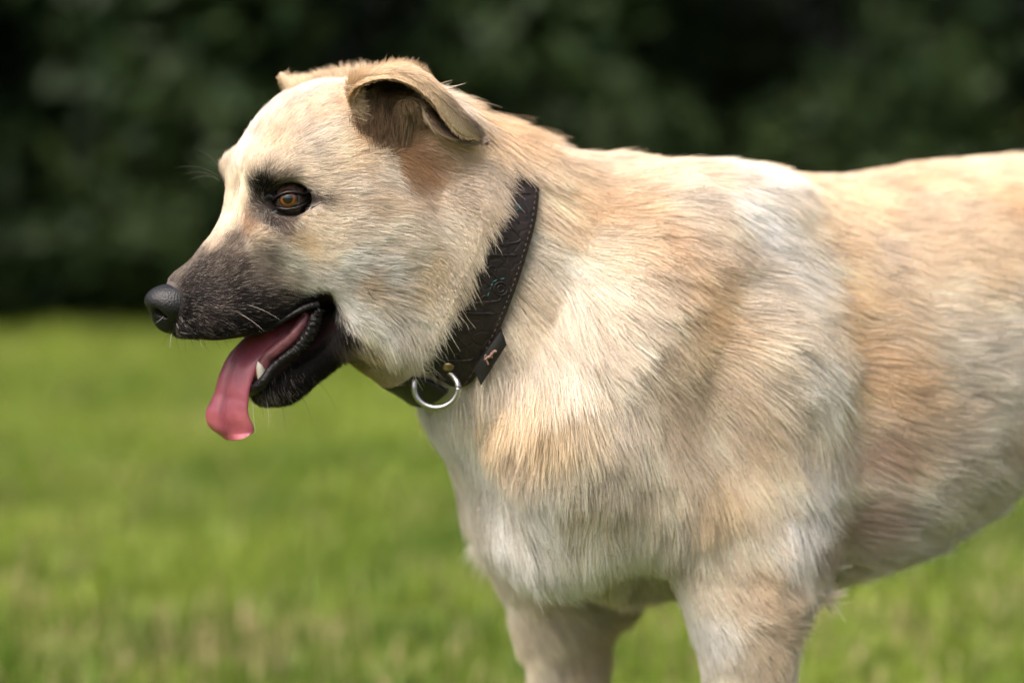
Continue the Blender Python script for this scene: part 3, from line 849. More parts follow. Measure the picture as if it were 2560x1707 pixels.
body = mesh_obj('body', BV, BQ, skin, dog)
fD, fL, fA, fC, fM = field(BV)
skin_c = fC * 0.62
mi = mouth_inside(BV, BN)
skin_c[mi] = (0.030, 0.013, 0.014)
ca = body.data.attributes.new('col', 'FLOAT_COLOR', 'POINT')
ca.data.foreach_set('color', np.concatenate((skin_c, np.ones((len(BV), 1))), 1).astype(np.float32).ravel())

# coat: root density follows hair length; the hidden side is thinner
fc = BV[BQ].mean(1)
fn = BN[BQ].mean(1)
camL = to_local(CAMP)
tov = camL - fc
tov /= np.linalg.norm(tov, axis=1, keepdims=True)
facing = (fn * tov).sum(1)
pxy = project(fc)
inframe = (pxy[:, 0] > -150) & (pxy[:, 0] < 2710) & (pxy[:, 1] > -150) & (pxy[:, 1] < 1857)
Lf = fL[BQ].mean(1)
dens = np.clip(0.013 / Lf, 0.42, 2.6)
dens *= np.where(facing > -0.35, 1.0, 0.25) * np.where(inframe, 1.0, 0.22)
bb = bare(fc, fn)
dens[bb] = 0
# under the collar the hair is pressed flat
al_f = (fc - CC) @ ca_
near_c = np.linalg.norm(fc - CC, axis=1) < 0.17
th_f = np.abs(np.arctan2((fc - CC) @ YA, (fc - CC) @ cu_))
dens[near_c & (np.abs(al_f) < 0.0205) & (th_f > 0.58)] = 0
NHAIR = 580000
P, f = sample_faces(BV, BQ, NHAIR, dens)
N = vol.grad(P)
P = P - N * vol.sample(P)[:, None]
jit = P + rng.normal(0, 1, P.shape) * np.interp(P[:, 0], (H(1150, 700)[0], H(900, 700)[0]), (0.007, 0.0026))[:, None]
D, L, A = fD[BQ[f]].mean(1), fL[BQ[f]].mean(1), fA[BQ[f]].mean(1)
al_p = (P - CC) @ ca_
front_c = (np.linalg.norm(P - CC, axis=1) < 0.17) & (al_p > 0.0205) & (al_p < 0.05)
th_p = np.abs(np.arctan2((P - CC) @ YA, (P - CC) @ cu_))
A = A + np.where(front_c & (th_p > 0.5), R(14) * (1 - (al_p - 0.0165) / 0.0335), 0)
al_t = np.interp(th_p, (0.40, 0.62, 1.0, 1.9, 2.6), (-0.060, -0.012, 0.005, 0.012, 0.020))     # how far the hair in front may lie over the strap
L = np.where(front_c, np.minimum(L, np.maximum((al_p - al_t) * 1.15, 0.010) + rng.exponential(0.0030, len(P))), L)
L = np.where(front_c & (th_p < 0.45), np.maximum(L, 0.036), L)
_, _, _, C, M = field(jit, what='col')
print('FIELD', time.time() - T0)
# hair colour: patches from the guides, locks a little lighter or darker, single pale or dark hairs
n = len(P)
lock = 1 + 0.16 * noise3(P, 55, 6) + 0.16 * noise3(P, 170, 7)
C = C * (lock + rng.normal(0, 0.10, n))[:, None]
warm = (noise3(P, 24, 8) * 0.06 + rng.normal(0, 0.03, n))[:, None]
C = C * (1 + warm * np.array((0.6, 0.0, -1.2)))
pale = rng.random(n) < M
C[pale] = np.array((0.50, 0.43, 0.37)) * rng.uniform(0.3, 1.2, (pale.sum(), 1))
dark = (rng.random(n) < 0.03) & (C.mean(1) > 0.2)
C[dark] *= 0.7
guard = (rng.random(n) < 0.03) & (L > 0.012)
L = np.where(guard, L * 1.35, L)
C[guard] *= 1.12
C = np.clip(C, 0.004, 0.92)
rad = np.clip(0.000072 + L * 0.0028, 0.00008, 0.00014) * rng.uniform(0.75, 1.2, n)
short = L < 0.013
PT, RD = grow(P[short], N[short], D[short], L[short], A[short], C[short], rad[short], clump=0.30, clump_every=9, wob=0.16)
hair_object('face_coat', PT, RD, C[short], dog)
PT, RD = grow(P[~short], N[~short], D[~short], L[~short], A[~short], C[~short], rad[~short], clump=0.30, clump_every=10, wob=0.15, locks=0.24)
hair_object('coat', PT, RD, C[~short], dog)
print('COAT', time.time() - T0)

# ------------------------------------------------------------------ nose
m_nose = simple_mat('nose_leather', (0.006, 0.0065, 0.0078), rough=0.40, bump=('v', 900, 0.5, 0.0008), spec=0.42)
mesh_obj('nose', *nv.polys(), m_nose, dog)

# ------------------------------------------------------------------ eyes
m_ball = simple_mat('eye_white', (0.050, 0.032, 0.025), rough=0.08, coat=1.0, noise=(300, 0.4))
m_iris, n_, l_, b_ = new_mat('amber_iris')
b_.inputs['Roughness'].default_value = 0.25
b_.inputs['Coat Weight'].default_value = 1.0
b_.inputs['Coat Roughness'].default_value = 0.02
geo_ = n_.new('ShaderNodeAttribute'); geo_.attribute_name = 'rad'
tn_ = n_.new('ShaderNodeTexNoise'); tn_.inputs['Scale'].default_value = 900
ad_ = n_.new('ShaderNodeMath'); ad_.operation = 'MULTIPLY_ADD'
l_.new(tn_.outputs['Fac'], ad_.inputs[0]); ad_.inputs[1].default_value = 0.16
l_.new(geo_.outputs['Fac'], ad_.inputs[2])
rp_ = ramp(n_, [(0.48, (0.075, 0.022, 0.006)), (0.68, (0.22, 0.062, 0.012)), (0.88, (0.065, 0.018, 0.006)), (1.0, (0.005, 0.003, 0.003))])
l_.new(ad_.outputs[0], rp_.inputs['Fac'])
l_.new(rp_.outputs['Color'], b_.inputs['Base Color'])
m_pupil = simple_mat('pupil', (0.003, 0.003, 0.004), rough=0.1, coat=1.0)
m_lid = simple_mat('eyelid_skin', (0.012, 0.010, 0.011), rough=0.36, bump=('n', 700, 0.4, 0.0006))
ER = 0.0122


def cap(center, axis, r, ang, n=40, k=14, a0=0.0, bulge=0.0):
    axis = axis / np.linalg.norm(axis)
    u = np.cross(axis, (0, 0, 1)); u /= np.linalg.norm(u)
    v = np.cross(u, axis)
    V, rad = [], []
    for i in range(k + 1):
        t = a0 + (ang - a0) * i / k
        rr = r + bulge * (1 - (t / ang) ** 2)
        for j in range(n):
            ph = 2 * np.pi * j / n
            V.append(center + rr * (axis * math.cos(t) + (u * math.cos(ph) + v * math.sin(ph)) * math.sin(t)))
            rad.append(t / ang)
    F = [(i * n + j, i * n + (j + 1) % n, (i + 1) * n + (j + 1) % n, (i + 1) * n + j) for i in range(k) for j in range(n)]
    if a0 == 0:
        F += []
    return np.array(V), np.array(F, np.int64), rad


def orient_out(V, F, c):
    n = np.cross(V[F[:, 1]] - V[F[:, 0]], V[F[:, 2]] - V[F[:, 0]])
    s = (n * (V[F].mean(1) - c)).sum(1).sum()
    return F if s > 0 else F[:, ::-1]


tc = camL - EYE_N
tc /= np.linalg.norm(tc)
gz = tc + img_dir(-1, -0.02) * 0.22
ALM = [(668, 514), (678, 507), (692, 494), (708, 485), (726, 481), (744, 483), (760, 486), (774, 489), (788, 491), (776, 499), (764, 507), (750, 514), (734, 519), (716, 521), (700, 519), (684, 517)]
ALM = catmull(np.array(ALM + ALM[:1], float), 4)[:-1]
AC = np.array((727.0, 498.0))


def eye_parts(s):
    mir = np.array((1, s, 1.0))
    e = empty('eye')
    e.parent = dog
    V, F, _ = cap(EYE_N, gz, ER, math.pi * 0.98, 40, 24)
    mesh_obj('eyeball', V * mir, orient_out(V * mir, F, EYE_N * mir), m_ball, e)
    V, F, rad = cap(EYE_N, gz, ER + 0.0003, R(34), 48, 16, bulge=0.0009)
    o = mesh_obj('iris', V * mir, orient_out(V * mir, F, EYE_N * mir), m_iris, e)
    at = o.data.attributes.new('rad', 'FLOAT', 'POINT')
    at.data.foreach_set('value', np.array(rad, np.float32))
    V, F, rad = cap(EYE_N, gz, ER + 0.0010, R(16.5), 32, 6, bulge=0.00030)
    mesh_obj('pupil', V * mir, orient_out(V * mir, F, EYE_N * mir), m_pupil, e)
    rows = []
    for sc, r in ((0.97, ER + 0.0004), (0.99, ER + 0.0012), (1.04, ER + 0.0021), (1.12, ER + 0.0023), (1.25, ER + 0.0016)):
        row = []
        for p in ALM:
            q = AC + (p - AC) * sc
            rd = ray(*q); rd /= np.linalg.norm(rd)
            rd = np.array((rd @ DX, rd @ DY, rd @ DZ))
            oc = camL - EYE_N
            bq = rd @ oc
            up_ = max(0.0, (AC[1] - p[1]) / 18.0) if 0.98 < sc < 1.3 else 0.0
            r_ = r + 0.0016 * min(1.0, up_)
            disc = max(bq * bq - (oc @ oc - r_ * r_), 0)
            row.append(camL + rd * (-bq - math.sqrt(disc)))
        rows.append(row)
    inner = np.array(rows[-1])
    for sc, wt in ((1.5, 0.6), (1.75, 1.0), (2.0, 1.0)):
        row = []
        for i, p in enumerate(ALM):
            q = trace(*(AC + (p - AC) * sc))
            q = q + vol.grad(q[None])[0] * (0.0006 if sc < 1.9 else -0.0015)
            row.append(inner[i] + (q - inner[i]) * wt if wt < 1 else q)
        rows.append(row)
    V = np.array(rows).reshape(-1, 3) * mir
    n = len(ALM)
    F = np.array([(i * n + j, i * n + (j + 1) % n, (i + 1) * n + (j + 1) % n, (i + 1) * n + j) for i in range(len(rows) - 1) for j in range(n)])
    mesh_obj('eyelid', V, orient_out(V, F, EYE_N * mir), m_lid, e)


eye_parts(1)
eye_parts(-1)

# ------------------------------------------------------------------ tongue, lips, gums, canine teeth
m_tongue, n_, l_, b_ = new_mat('tongue')
tcn = n_.new('ShaderNodeTexCoord')
t1 = n_.new('ShaderNodeTexNoise'); t1.inputs['Scale'].default_value = 45; t1.inputs['Detail'].default_value = 6
l_.new(tcn.outputs['Object'], t1.inputs['Vector'])
rp_ = ramp(n_, [(0.32, (0.22, 0.038, 0.068)), (0.52, (0.34, 0.072, 0.105)), (0.70, (0.46, 0.125, 0.15))])
l_.new(t1.outputs['Fac'], rp_.inputs['Fac'])
l_.new(rp_.outputs['Color'], b_.inputs['Base Color'])
b_.inputs['Roughness'].default_value = 0.36
b_.inputs['Coat Weight'].default_value = 0.5
b_.inputs['Coat Roughness'].default_value = 0.22
b_.inputs['Subsurface Weight'].default_value = 0.25
b_.inputs['Subsurface Radius'].default_value = (1.0, 0.3, 0.2)
b_.inputs['Subsurface Scale'].default_value = 0.004
t2 = n_.new('ShaderNodeTexNoise'); t2.inputs['Scale'].default_value = 1400
l_.new(tcn.outputs['Object'], t2.inputs['Vector'])
bp_ = n_.new('ShaderNodeBump'); bp_.inputs['Strength'].default_value = 0.6; bp_.inputs['Distance'].default_value = 0.0009
l_.new(t2.outputs['Fac'], bp_.inputs['Height'])
l_.new(bp_.outputs['Normal'], b_.inputs['Normal'])

TS = [  # far edge px, near edge px, thickness mm, groove mm, edge roll mm
    (778, 760, 790, 798, 7, 1.0, 0), (735, 776, 752, 812, 8, 1.6, 0), (690, 798, 716, 836, 9, 2.4, 0), (645, 826, 684, 868, 9, 3.0, 0), (608, 856, 652, 905, 9, 3.4, 0), (576, 890, 636, 934, 8.5, 3.8, .3),
    (556, 928, 628, 960, 8, 4.0, .4), (546, 960, 623, 985, 7.5, 4.0, .6), (540, 984, 622, 1005, 7, 4.2, .9), (530, 1006, 621, 1024, 7, 4.4, 1.3), (520, 1028, 627, 1046, 7.5, 4.4, 1.8), (522, 1052, 636, 1066, 7.5, 4.2, 1.8), (536, 1072, 634, 1081, 7, 3.4, 1.2), (556, 1086, 618, 1092, 5, 2.0, 1.0), (574, 1093, 604, 1097, 3.5, 1.0, 0.3), (584, 1096, 594, 1099, 1.2, 0, 0)]
rows = []
for a, b, c, d, th, gr, er in TS:
    rows.append(np.concatenate((H(a, b, -0.019), H(c, d, 0.019), (th * 1e-3, gr * 1e-3, er * 1e-3))))
rows = catmull(rows, 5)
mid = (rows[:, :3] + rows[:, 3:6]) / 2
tang = np.gradient(mid, axis=0)
NU = 132
V = []
for i, r in enumerate(rows):
    A_, B_ = r[:3], r[3:6]
    w = B_ - A_
    nrm = np.cross(tang[i], w)
    nrm /= np.linalg.norm(nrm)
    if nrm @ (img_dir(-1, -0.3) + tc * 0.8) < 0: nrm = -nrm
    th, gr, er = r[6:9]
    for j in range(NU):
        ph = 2 * np.pi * j / NU
        cx, sx = math.cos(ph), math.sin(ph)
        u = np.sign(cx) * abs(cx) ** 0.92
        z = th * 0.5 * np.sign(sx) * abs(sx) ** 0.8
        if sx > 0:
            z += 0.0035 * (1 - u * u) - gr * math.exp(-abs(u + 0.12) / 0.12)
        else:
            z += 0.0035 * (1 - u * u)
        z += er * abs(u) ** 2.4 * (1.0 if u < 0 else 0.75)
        V.append(mid[i] + w * (u * 0.5) + nrm * z)
V = np.array(V)
nr_ = len(rows)
F = [(i * NU + j, i * NU + (j + 1) % NU, (i + 1) * NU + (j + 1) % NU, (i + 1) * NU + j) for i in range(nr_ - 1) for j in range(NU)]
F += [tuple(range(NU)), tuple((nr_ - 1) * NU + j for j in range(NU))]
mesh_obj('tongue', V, F, m_tongue, dog)

m_lip = simple_mat('wet_black_lip', (0.008, 0.007, 0.0075), rough=0.42, bump=('n', 330, 0.8, 0.0014), spec=0.3)
m_gum = simple_mat('gum', (0.19, 0.060, 0.070), rough=0.30, noise=(120, 0.55), bump=('n', 500, 0.5, 0.0008))


def tube(name, pts, rad, mat, parent, m=6, nr=12, crinkle=0.0, cr_n=9.0, flat=1.0, rough=False):
    """pts (n, 3) control points, rad (n,)"""
    Pc = catmull(np.concatenate((np.asarray(pts, float), np.asarray(rad, float)[:, None]), 1), m)
    c, r = Pc[:, :3], np.maximum(Pc[:, 3], 2e-5)
    tg = np.gradient(c, axis=0)
    tg /= np.linalg.norm(tg, axis=1, keepdims=True) + 1e-12
    ref = np.array((0.1, 0.97, 0.2))
    V = []
    jit = np.random.default_rng(3).normal(0, 1, (len(c), nr))
    for i in range(len(c)):
        u = np.cross(tg[i], ref); u /= np.linalg.norm(u)
        v = np.cross(tg[i], u)
        for j in range(nr):
            ph = 2 * np.pi * j / nr
            rr = r[i] * (1 + crinkle * (math.sin(i * 2.399 * 0.9) * 0.6 + math.sin(i * cr_n + j) * 0.5))
            if rough: rr = r[i] * (1 + crinkle * (0.25 + 1.6 * max(0.0, 0.62 - i / len(c))) * jit[i, j])
            V.append(c[i] + (u * math.cos(ph) + v * math.sin(ph) * flat) * rr)
    k = len(c)
    F = [(i * nr + j, i * nr + (j + 1) % nr, (i + 1) * nr + (j + 1) % nr, (i + 1) * nr + j) for i in range(k - 1) for j in range(nr)]
    F += [tuple(reversed(range(nr))), tuple((k - 1) * nr + j for j in range(nr))]
    return mesh_obj(name, V, F, mat, parent)


for s in (1, -1):
    mir = np.array((1, s, 1.0))
    lp = [(802, 772, .040), (790, 796, .040), (774, 832, .038), (754, 862, .035), (728, 884, .032), (698, 904, .029), (674, 928, .0290), (658, 954, .0275), (640, 970, .0200), (630, 978, .004)]
    tube('lip', [H(*p) * mir for p in lp], np.array([3.0, 4.2, 4.6, 4.2, 3.6, 3.0, 3.2, 3.8, 3.8, 3.6]) * 1e-3, m_lip, dog, m=14, nr=16, crinkle=0.22, cr_n=2.1, rough=True)
    gp_ = [(770, 785, .030), (748, 822, .029), (724, 848, .027), (694, 872, .024), (668, 896, .021), (655, 925, .018), (640, 948, .010)]
    tube('gum', [H(*p) * mir for p in gp_], np.array([4, 5, 5.2, 5, 5, 5.5, 4]) * 1e-3, m_gum, dog, m=8, nr=14)
    ul = [(798, 760, .041), (770, 767, .0395), (736, 783, .0365), (700, 804, .0335), (650, 824, .0315), (600, 831, .0295), (540, 835, .0275), (480, 836, .0245), (450, 832, .019)]
    tube('lip', [H(*p) * mir for p in ul], np.array([2.6, 2.6, 2.2, 1.8, 1.4, 1.2, 1.2, 1.2, 1.0]) * 1e-3, m_lip, dog, m=10, nr=12, crinkle=0.04)
m_tooth = simple_mat('tooth', (0.72, 0.68, 0.58), rough=0.22, sss=(0.2, (1, 0.8, 0.6), 0.002))
for s in (1, -1):
    mir = np.array((1, s, 1.0))
    tube('tooth', [H(*p) * mir for p in ((658, 952, .0205), (655, 938, .0220), (649, 917, .0240), (645, 904, .0245))], np.array([3.6, 3.7, 2.5, 0.3]) * 1e-3, m_tooth, dog, m=6, nr=14)
    for q, (tx, ty, ty2, r0) in enumerate(((704, 868, 852, 2.2), (724, 850, 834, 2.4), (742, 828, 814, 2.2))):
        tube('tooth', [H(tx, ty, .0265) * mir, H(tx - 2, (ty + ty2) / 2, .0265) * mir, H(tx - 4, ty2, .0265) * mir], np.array([r0, r0 * 0.75, 0.3]) * 1e-3, m_tooth, dog, m=4, nr=10)

# ------------------------------------------------------------------ ears: control net from root to tip, front edge to rear edge (photo point, lateral offset)
EAR = [
    [(897, 300, .054), (890, 262, .044), (915, 225, .030), (985, 222, .022), (1050, 262, .026), (1066, 330, .034), (1030, 385, .050)],
    [(876, 250, .062), (878, 215, .052), (920, 188, .036), (990, 184, .026), (1056, 215, .026), (1072, 275, .036), (1046, 325, .056)],
    [(893, 215, .071), (905, 190, .064), (950, 171, .048), (1012, 166, .036), (1062, 195, .034), (1072, 250, .040), (1036, 268, .062)],
    [(960, 193, .080), (965, 175, .074), (1000, 163, .060), (1042, 174, .048), (1078, 212, .044), (1082, 258, .050), (1048, 262, .070)],
    [(1028, 210, .085), (1040, 187, .080), (1066, 188, .068), (1094, 212, .058), (1108, 250, .056), (1098, 292, .062), (1064, 298, .076)],
    [(1078, 250, .086), (1096, 224, .083), (1122, 240, .073), (1138, 268, .066), (1138, 300, .064), (1120, 326, .070), (1084, 327, .078)],
    [(1114, 300, .084), (1138, 268, .083), (1164, 284, .075), (1174, 308, .070), (1166, 334, .068), (1146, 348, .072), (1112, 346, .077)],
    [(1152, 338, .081), (1176, 304, .081), (1198, 318, .076), (1204, 334, .073), (1194, 350, .072), (1172, 356, .073), (1146, 354, .075)],
    [(1206, 352, .0755), (1208, 349, .0755), (1211, 347, .0752), (1212, 349, .075), (1211, 351, .075), (1209, 353, .0752), (1206, 353, .0754)]]
net = np.array([[H(*p) for p in row] for row in EAR])
net = catmull(net, 6)
net = catmull(net.transpose(1, 0, 2), 6).transpose(1, 0, 2)
nv_, nu_ = net.shape[:2]
dv, du = np.gradient(net, axis=0), np.gradient(net, axis=1)
en = np.cross(du, dv)
en /= np.linalg.norm(en, axis=2, keepdims=True) + 1e-12
hol = net.mean(1, keepdims=True) + np.array((0, 0.02, 0))
if (en * (net - hol)).sum() < 0: en = -en
ear_th = 0.0024
m_ear, n_, l_, b_ = new_mat('ear_skin')
at_ = n_.new('ShaderNodeAttribute'); at_.attribute_name = 'col'
l_.new(at_.outputs['Color'], b_.inputs['Base Color'])
b_.inputs['Roughness'].default_value = 0.7
vv = np.linspace(0, 1, nv_)[:, None] * np.ones((1, nu_))
uu = np.ones((nv_, 1)) * np.linspace(0, 1, nu_)[None]


def mix(a, b, t):
    t = np.clip(t, 0, 1)[..., None]
    return np.asarray(a) * (1 - t) + np.asarray(b) * t


def sstep(a, b, x):
    t = np.clip((x - a) / (b - a), 0, 1)
    return t * t * (3 - 2 * t)


oc_ = mix((0.68, 0.53, 0.36), (0.34, 0.265, 0.205), sstep(0.42, 0.85, vv))
oc_ = mix(oc_, np.array((0.70, 0.53, 0.34)), sstep(0.20, 0.03, uu))
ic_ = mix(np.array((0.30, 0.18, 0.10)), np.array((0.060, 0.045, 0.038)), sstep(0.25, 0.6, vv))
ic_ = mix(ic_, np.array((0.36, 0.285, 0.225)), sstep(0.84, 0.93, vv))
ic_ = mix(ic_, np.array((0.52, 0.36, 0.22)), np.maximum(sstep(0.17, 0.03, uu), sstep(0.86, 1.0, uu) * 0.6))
for s in (1, -1):
    mir = np.array((1, s, 1.0))
    shift = (np.array((0.016, 0, -0.008)) * sstep(0.05, 0.5, vv)[..., None] + np.array((0.005, 0, 0.012)) * np.exp(-((vv - 0.27) / 0.07) ** 2 - ((uu - 0.03) / 0.11) ** 2)[..., None]) * (0 if s > 0 else 1)
    out_, in_ = net * mir + shift, (net - en * ear_th) * mir + shift
    V = np.concatenate((out_.reshape(-1, 3), in_.reshape(-1, 3)))
    k = nv_ * nu_
    F = []
    for i in range(nv_ - 1):
        for j in range(nu_ - 1):
            a, b, c, d = i * nu_ + j, i * nu_ + j + 1, (i + 1) * nu_ + j + 1, (i + 1) * nu_ + j
            F.append((a, b, c, d)); F.append((k + d, k + c, k + b, k + a))
    for i in range(nv_ - 1):
        for j in (0, nu_ - 1):
            a, d = i * nu_ + j, (i + 1) * nu_ + j
            F.append((a, d, k + d, k + a))
    for j in range(nu_ - 1):
        a, b = (nv_ - 1) * nu_ + j, (nv_ - 1) * nu_ + j + 1
        F.append((a, b, k + b, k + a))
    F = np.array(F)
    o = mesh_obj('ear', V, F, m_ear, dog)
    cc = np.concatenate((oc_.reshape(-1, 3), ic_.reshape(-1, 3))) * 0.6
    ca = o.data.attributes.new('col', 'FLOAT_COLOR', 'POINT')
    ca.data.foreach_set('color', np.concatenate((cc, np.ones((len(cc), 1))), 1).astype(np.float32).ravel())
    nh = 26000 if s > 0 else 16000
    ii, jj = rng.random(nh) * (nv_ - 1.001), rng.random(nh) * (nu_ - 1.001)
    ii[: nh // 12] = rng.random(nh // 12) * (nv_ - 1.001)
    jj[: nh // 24] = rng.random(nh // 24) * 0.5
    i0, j0 = ii.astype(int), jj.astype(int)
    fi, fj = (ii - i0)[:, None], (jj - j0)[:, None]

    def bl(Aq):
        return (Aq[i0, j0] * (1 - fi) + Aq[i0 + 1, j0] * fi) * (1 - fj) + (Aq[i0, j0 + 1] * (1 - fi) + Aq[i0 + 1, j0 + 1] * fi) * fj

    outer = rng.random(nh) < 0.58
    pn = bl(en) * mir
    pn /= np.linalg.norm(pn, axis=1, keepdims=True)
    pp = np.where(outer[:, None], bl(out_), bl(in_))
    pn = np.where(outer[:, None], pn, -pn)
    dd = bl(dv) * mir + np.array((0, 0, -0.0004)) + bl(du) * mir * np.where(jj < 3, -0.8, 0)[:, None]
    vr, ur = ii / (nv_ - 1), jj / (nu_ - 1)
    ln = np.where(outer, 0.0095 - 0.0045 * vr, 0.0062 - 0.001 * vr)
    ln = np.where(vr < 0.22, ln + 0.003, ln)
    ln = np.where(ur < 0.10, ln * 0.6, ln)
    cl = np.where(outer[:, None], bl(oc_), bl(ic_))
    cl = np.clip(cl * (1 + rng.normal(0, 0.16, nh) + 0.15 * noise3(pp, 120, 9))[:, None], 0.004, 0.9)
    PT, RD = grow(pp, pn, dd, ln, np.full(nh, R(20)), cl, np.full(nh, 0.00012) * rng.uniform(0.7, 1.2, nh), clump=0.25, clump_every=8, wob=0.2)
    hair_object('ear_coat', PT, RD, cl, o)
    # fold of skin at the rear edge of the ear bowl, with its own short hair
    fpt = [(1050, 335, .052), (1050, 296, .062), (1038, 264, .068), (1016, 256, .067), (1003, 276, .060), (1000, 305, .050)]
    fo = tube('ear_fold', [H(*p) * mir for p in fpt], np.array([3.6, 3.6, 3.2, 3.0, 3.0, 2.5]) * 1e-3, m_ear, o, m=6)
    ca = fo.data.attributes.new('col', 'FLOAT_COLOR', 'POINT')
    nvt = len(fo.data.vertices)
    ca.data.foreach_set('color', np.tile(np.array((0.28, 0.18, 0.10, 1), np.float32), nvt))
    if s > 0:
        fv = np.empty(nvt * 3, np.float32); fo.data.vertices.foreach_get('co', fv); fv = fv.reshape(-1, 3)
        fnm = np.empty(nvt * 3, np.float32); fo.data.vertex_normals.foreach_get('vector', fnm); fnm = fnm.reshape(-1, 3)
        kk = rng.integers(0, nvt, 3200)
        pp, pn = fv[kk] + rng.normal(0, 0.0006, (3200, 3)), fnm[kk].astype(float)
        cl = np.array((0.44, 0.31, 0.19)) * rng.uniform(0.6, 1.2, (3200, 1))
        dd = np.tile(img_dir(0.15, 1.0), (3200, 1)) + rng.normal(0, 0.15, (3200, 3))
        PT, RD = grow(pp, pn, dd, np.full(3200, 0.0075), np.full(3200, R(24)), cl, np.full(3200, 0.00011), clump=0.3, clump_every=7, wob=0.25)
        hair_object('ear_coat', PT, RD, cl, o)
        # tufts that fill the ear bowl
        tp0 = []
        for (bx0, by0, by1, yy) in ((905, 275, 335, .056), (925, 295, 365, .058), (950, 312, 385, .060), (975, 318, 392, .060), (995, 330, 392, .060), (1020, 340, 392, .058), (935, 270, 320, .052), (965, 280, 330, .052)):
            for _ in range(440):
                tp0.append(H(bx0 + rng.normal(0, 11), rng.uniform(by0, by1), yy + rng.normal(0, .002)))
        for _ in range(1500):
            q = rng.random()
            tp0.append(H(*(np.array((868, 222)) * (1 - q) + np.array((894, 300)) * q + rng.normal(0, 5, 2)), 0.064 - 0.006 * q))
        tp0 = np.array(tp0)
        nn = np.tile(np.array((0.15, 0.97, 0.1)), (len(tp0), 1))
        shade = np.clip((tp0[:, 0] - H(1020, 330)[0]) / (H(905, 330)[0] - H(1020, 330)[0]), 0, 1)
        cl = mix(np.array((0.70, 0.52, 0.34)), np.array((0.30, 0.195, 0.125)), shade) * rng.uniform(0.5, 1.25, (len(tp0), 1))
        cl[-1500:] = np.array((0.66, 0.50, 0.34)) * rng.uniform(0.5, 1.2, (1500, 1))
        dd = np.tile(img_dir(0.1, -1.0), (len(tp0), 1)) + rng.normal(0, 0.25, (len(tp0), 3))
        dd[-1500:] = img_dir(0.9, 0.25) + rng.normal(0, 0.2, (1500, 3))
        PT, RD = grow(tp0, nn, dd, np.where(np.arange(len(tp0)) < len(tp0) - 1500, rng.uniform(0.010, 0.018, len(tp0)), rng.uniform(0.006, 0.010, len(tp0))), np.full(len(tp0), R(35)), cl, np.full(len(tp0), 0.00012), clump=0.5, clump_every=14, wob=0.25)
        hair_object('ear_coat', PT, RD, cl, o)

# ------------------------------------------------------------------ whiskers
WH = [  # root px, tip px, bend px (sideways), pale?
    (632, 1012, 640, 1085, 4, 1), (668, 1014, 672, 1070, -3, 1), (700, 1006, 712, 1078, -8, 0), (745, 978, 782, 1072, -14, 0), (780, 942, 842, 1028, -16, 0), (655, 1010, 660, 1045, 3, 0),
    (440, 846, 452, 892, 3, 0), (462, 848, 466, 886, 2, 0), (476, 850, 492, 880, 4, 0), (500, 848, 506, 868, 2, 1), (508, 850, 524, 880, 4, 0), (540, 848, 560, 882, 5, 0), (424, 836, 400, 866, -4, 0), (430, 842, 424, 870, 2, 1), (408, 800, 384, 810, -3, 1), (560, 846, 574, 872, 3, 0),
    (560, 800, 610, 858, -6, 0), (590, 780, 660, 828, -8, 1), (610, 760, 700, 800, -10, 1), (600, 740, 690, 742, -8, 0), (570, 790, 600, 836, -5, 0),
    (905, 705, 960, 768, 10, 0), (900, 708, 940, 756, 8, 1), (912, 703, 966, 790, 12, 0),
    (655, 448, 640, 400, -6, 0), (664, 444, 662, 392, 4, 0), (672, 442, 690, 400, 6, 0), (650, 452, 590, 416, -10, 1), (668, 444, 676, 380, 5, 0)]
WF = [(553, 425, 486, 375, -12), (548, 440, 432, 422, -8), (545, 448, 455, 440, -10), (550, 452, 470, 455, -6)]   # from the far brow
PTS, RADS, CL = [], [], []
for w in WH:
    a = trace(w[0], w[1] - 4 if w[1] > 990 else w[1])
    if a is None: a = H(w[0], w[1] - 8, 0.02)
    b = H(w[2], w[3], a[1] + 0.018)
    c = (a + b) / 2 + img_dir(-(w[3] - w[1]), (w[2] - w[0])) * (w[4] / 3400)
    ts = np.linspace(0, 1, 6)[:, None]
    PTS.append((1 - ts) ** 2 * a + 2 * ts * (1 - ts) * c + ts ** 2 * b)
    RADS.append(np.array([2.2, 2.0, 1.7, 1.4, 1.0, 0.4]) * 0.55e-4)
    CL.append((0.5, 0.46, 0.42) if w[5] else (0.015, 0.012, 0.012))
for w in WF:
    a, b = H(w[0], w[1], -0.034), H(w[2], w[3], -0.05)
    c = (a + b) / 2 + np.array((0, 0, 0.008))
    ts = np.linspace(0, 1, 6)[:, None]
    PTS.append((1 - ts) ** 2 * a + 2 * ts * (1 - ts) * c + ts ** 2 * b)
    RADS.append(np.array([2.2, 2.0, 1.7, 1.4, 1.0, 0.4]) * 0.30e-4)
    CL.append((0.20, 0.19, 0.18))
hair_object('whiskers', np.array(PTS), np.array(RADS), np.array(CL), dog)
print('FACE', time.time() - T0)


_bf = {}


def band_find(px, py, al=None, extra=0.0):
    """(th, al) of the point on the near half of the collar surface seen at a photo point"""
    als = np.linspace(-0.030, 0.030, 25) if al is None else np.array([al])
    key = (len(als), extra)
    if key not in _bf:
        th = np.linspace(0.05, np.pi * 1.25, 240)
        TT, AA = (v.ravel() for v in np.meshgrid(th, als, indexing='ij'))
        _bf[key] = (TT, AA, project(np.array([band_pt(t, a, extra) for t, a in zip(TT, AA)]))[:, :2])
    TT, AA, Q = _bf[key]
    i = np.argmin(((Q - (px, py)) ** 2).sum(1))
    return TT[i], AA[i]


collar = empty('dog_collar', ORG, math.atan2(DX[1], DX[0]))
tag(collar, 'dark brown tooled leather collar with metal ring round the dog\'s neck', 'collar')

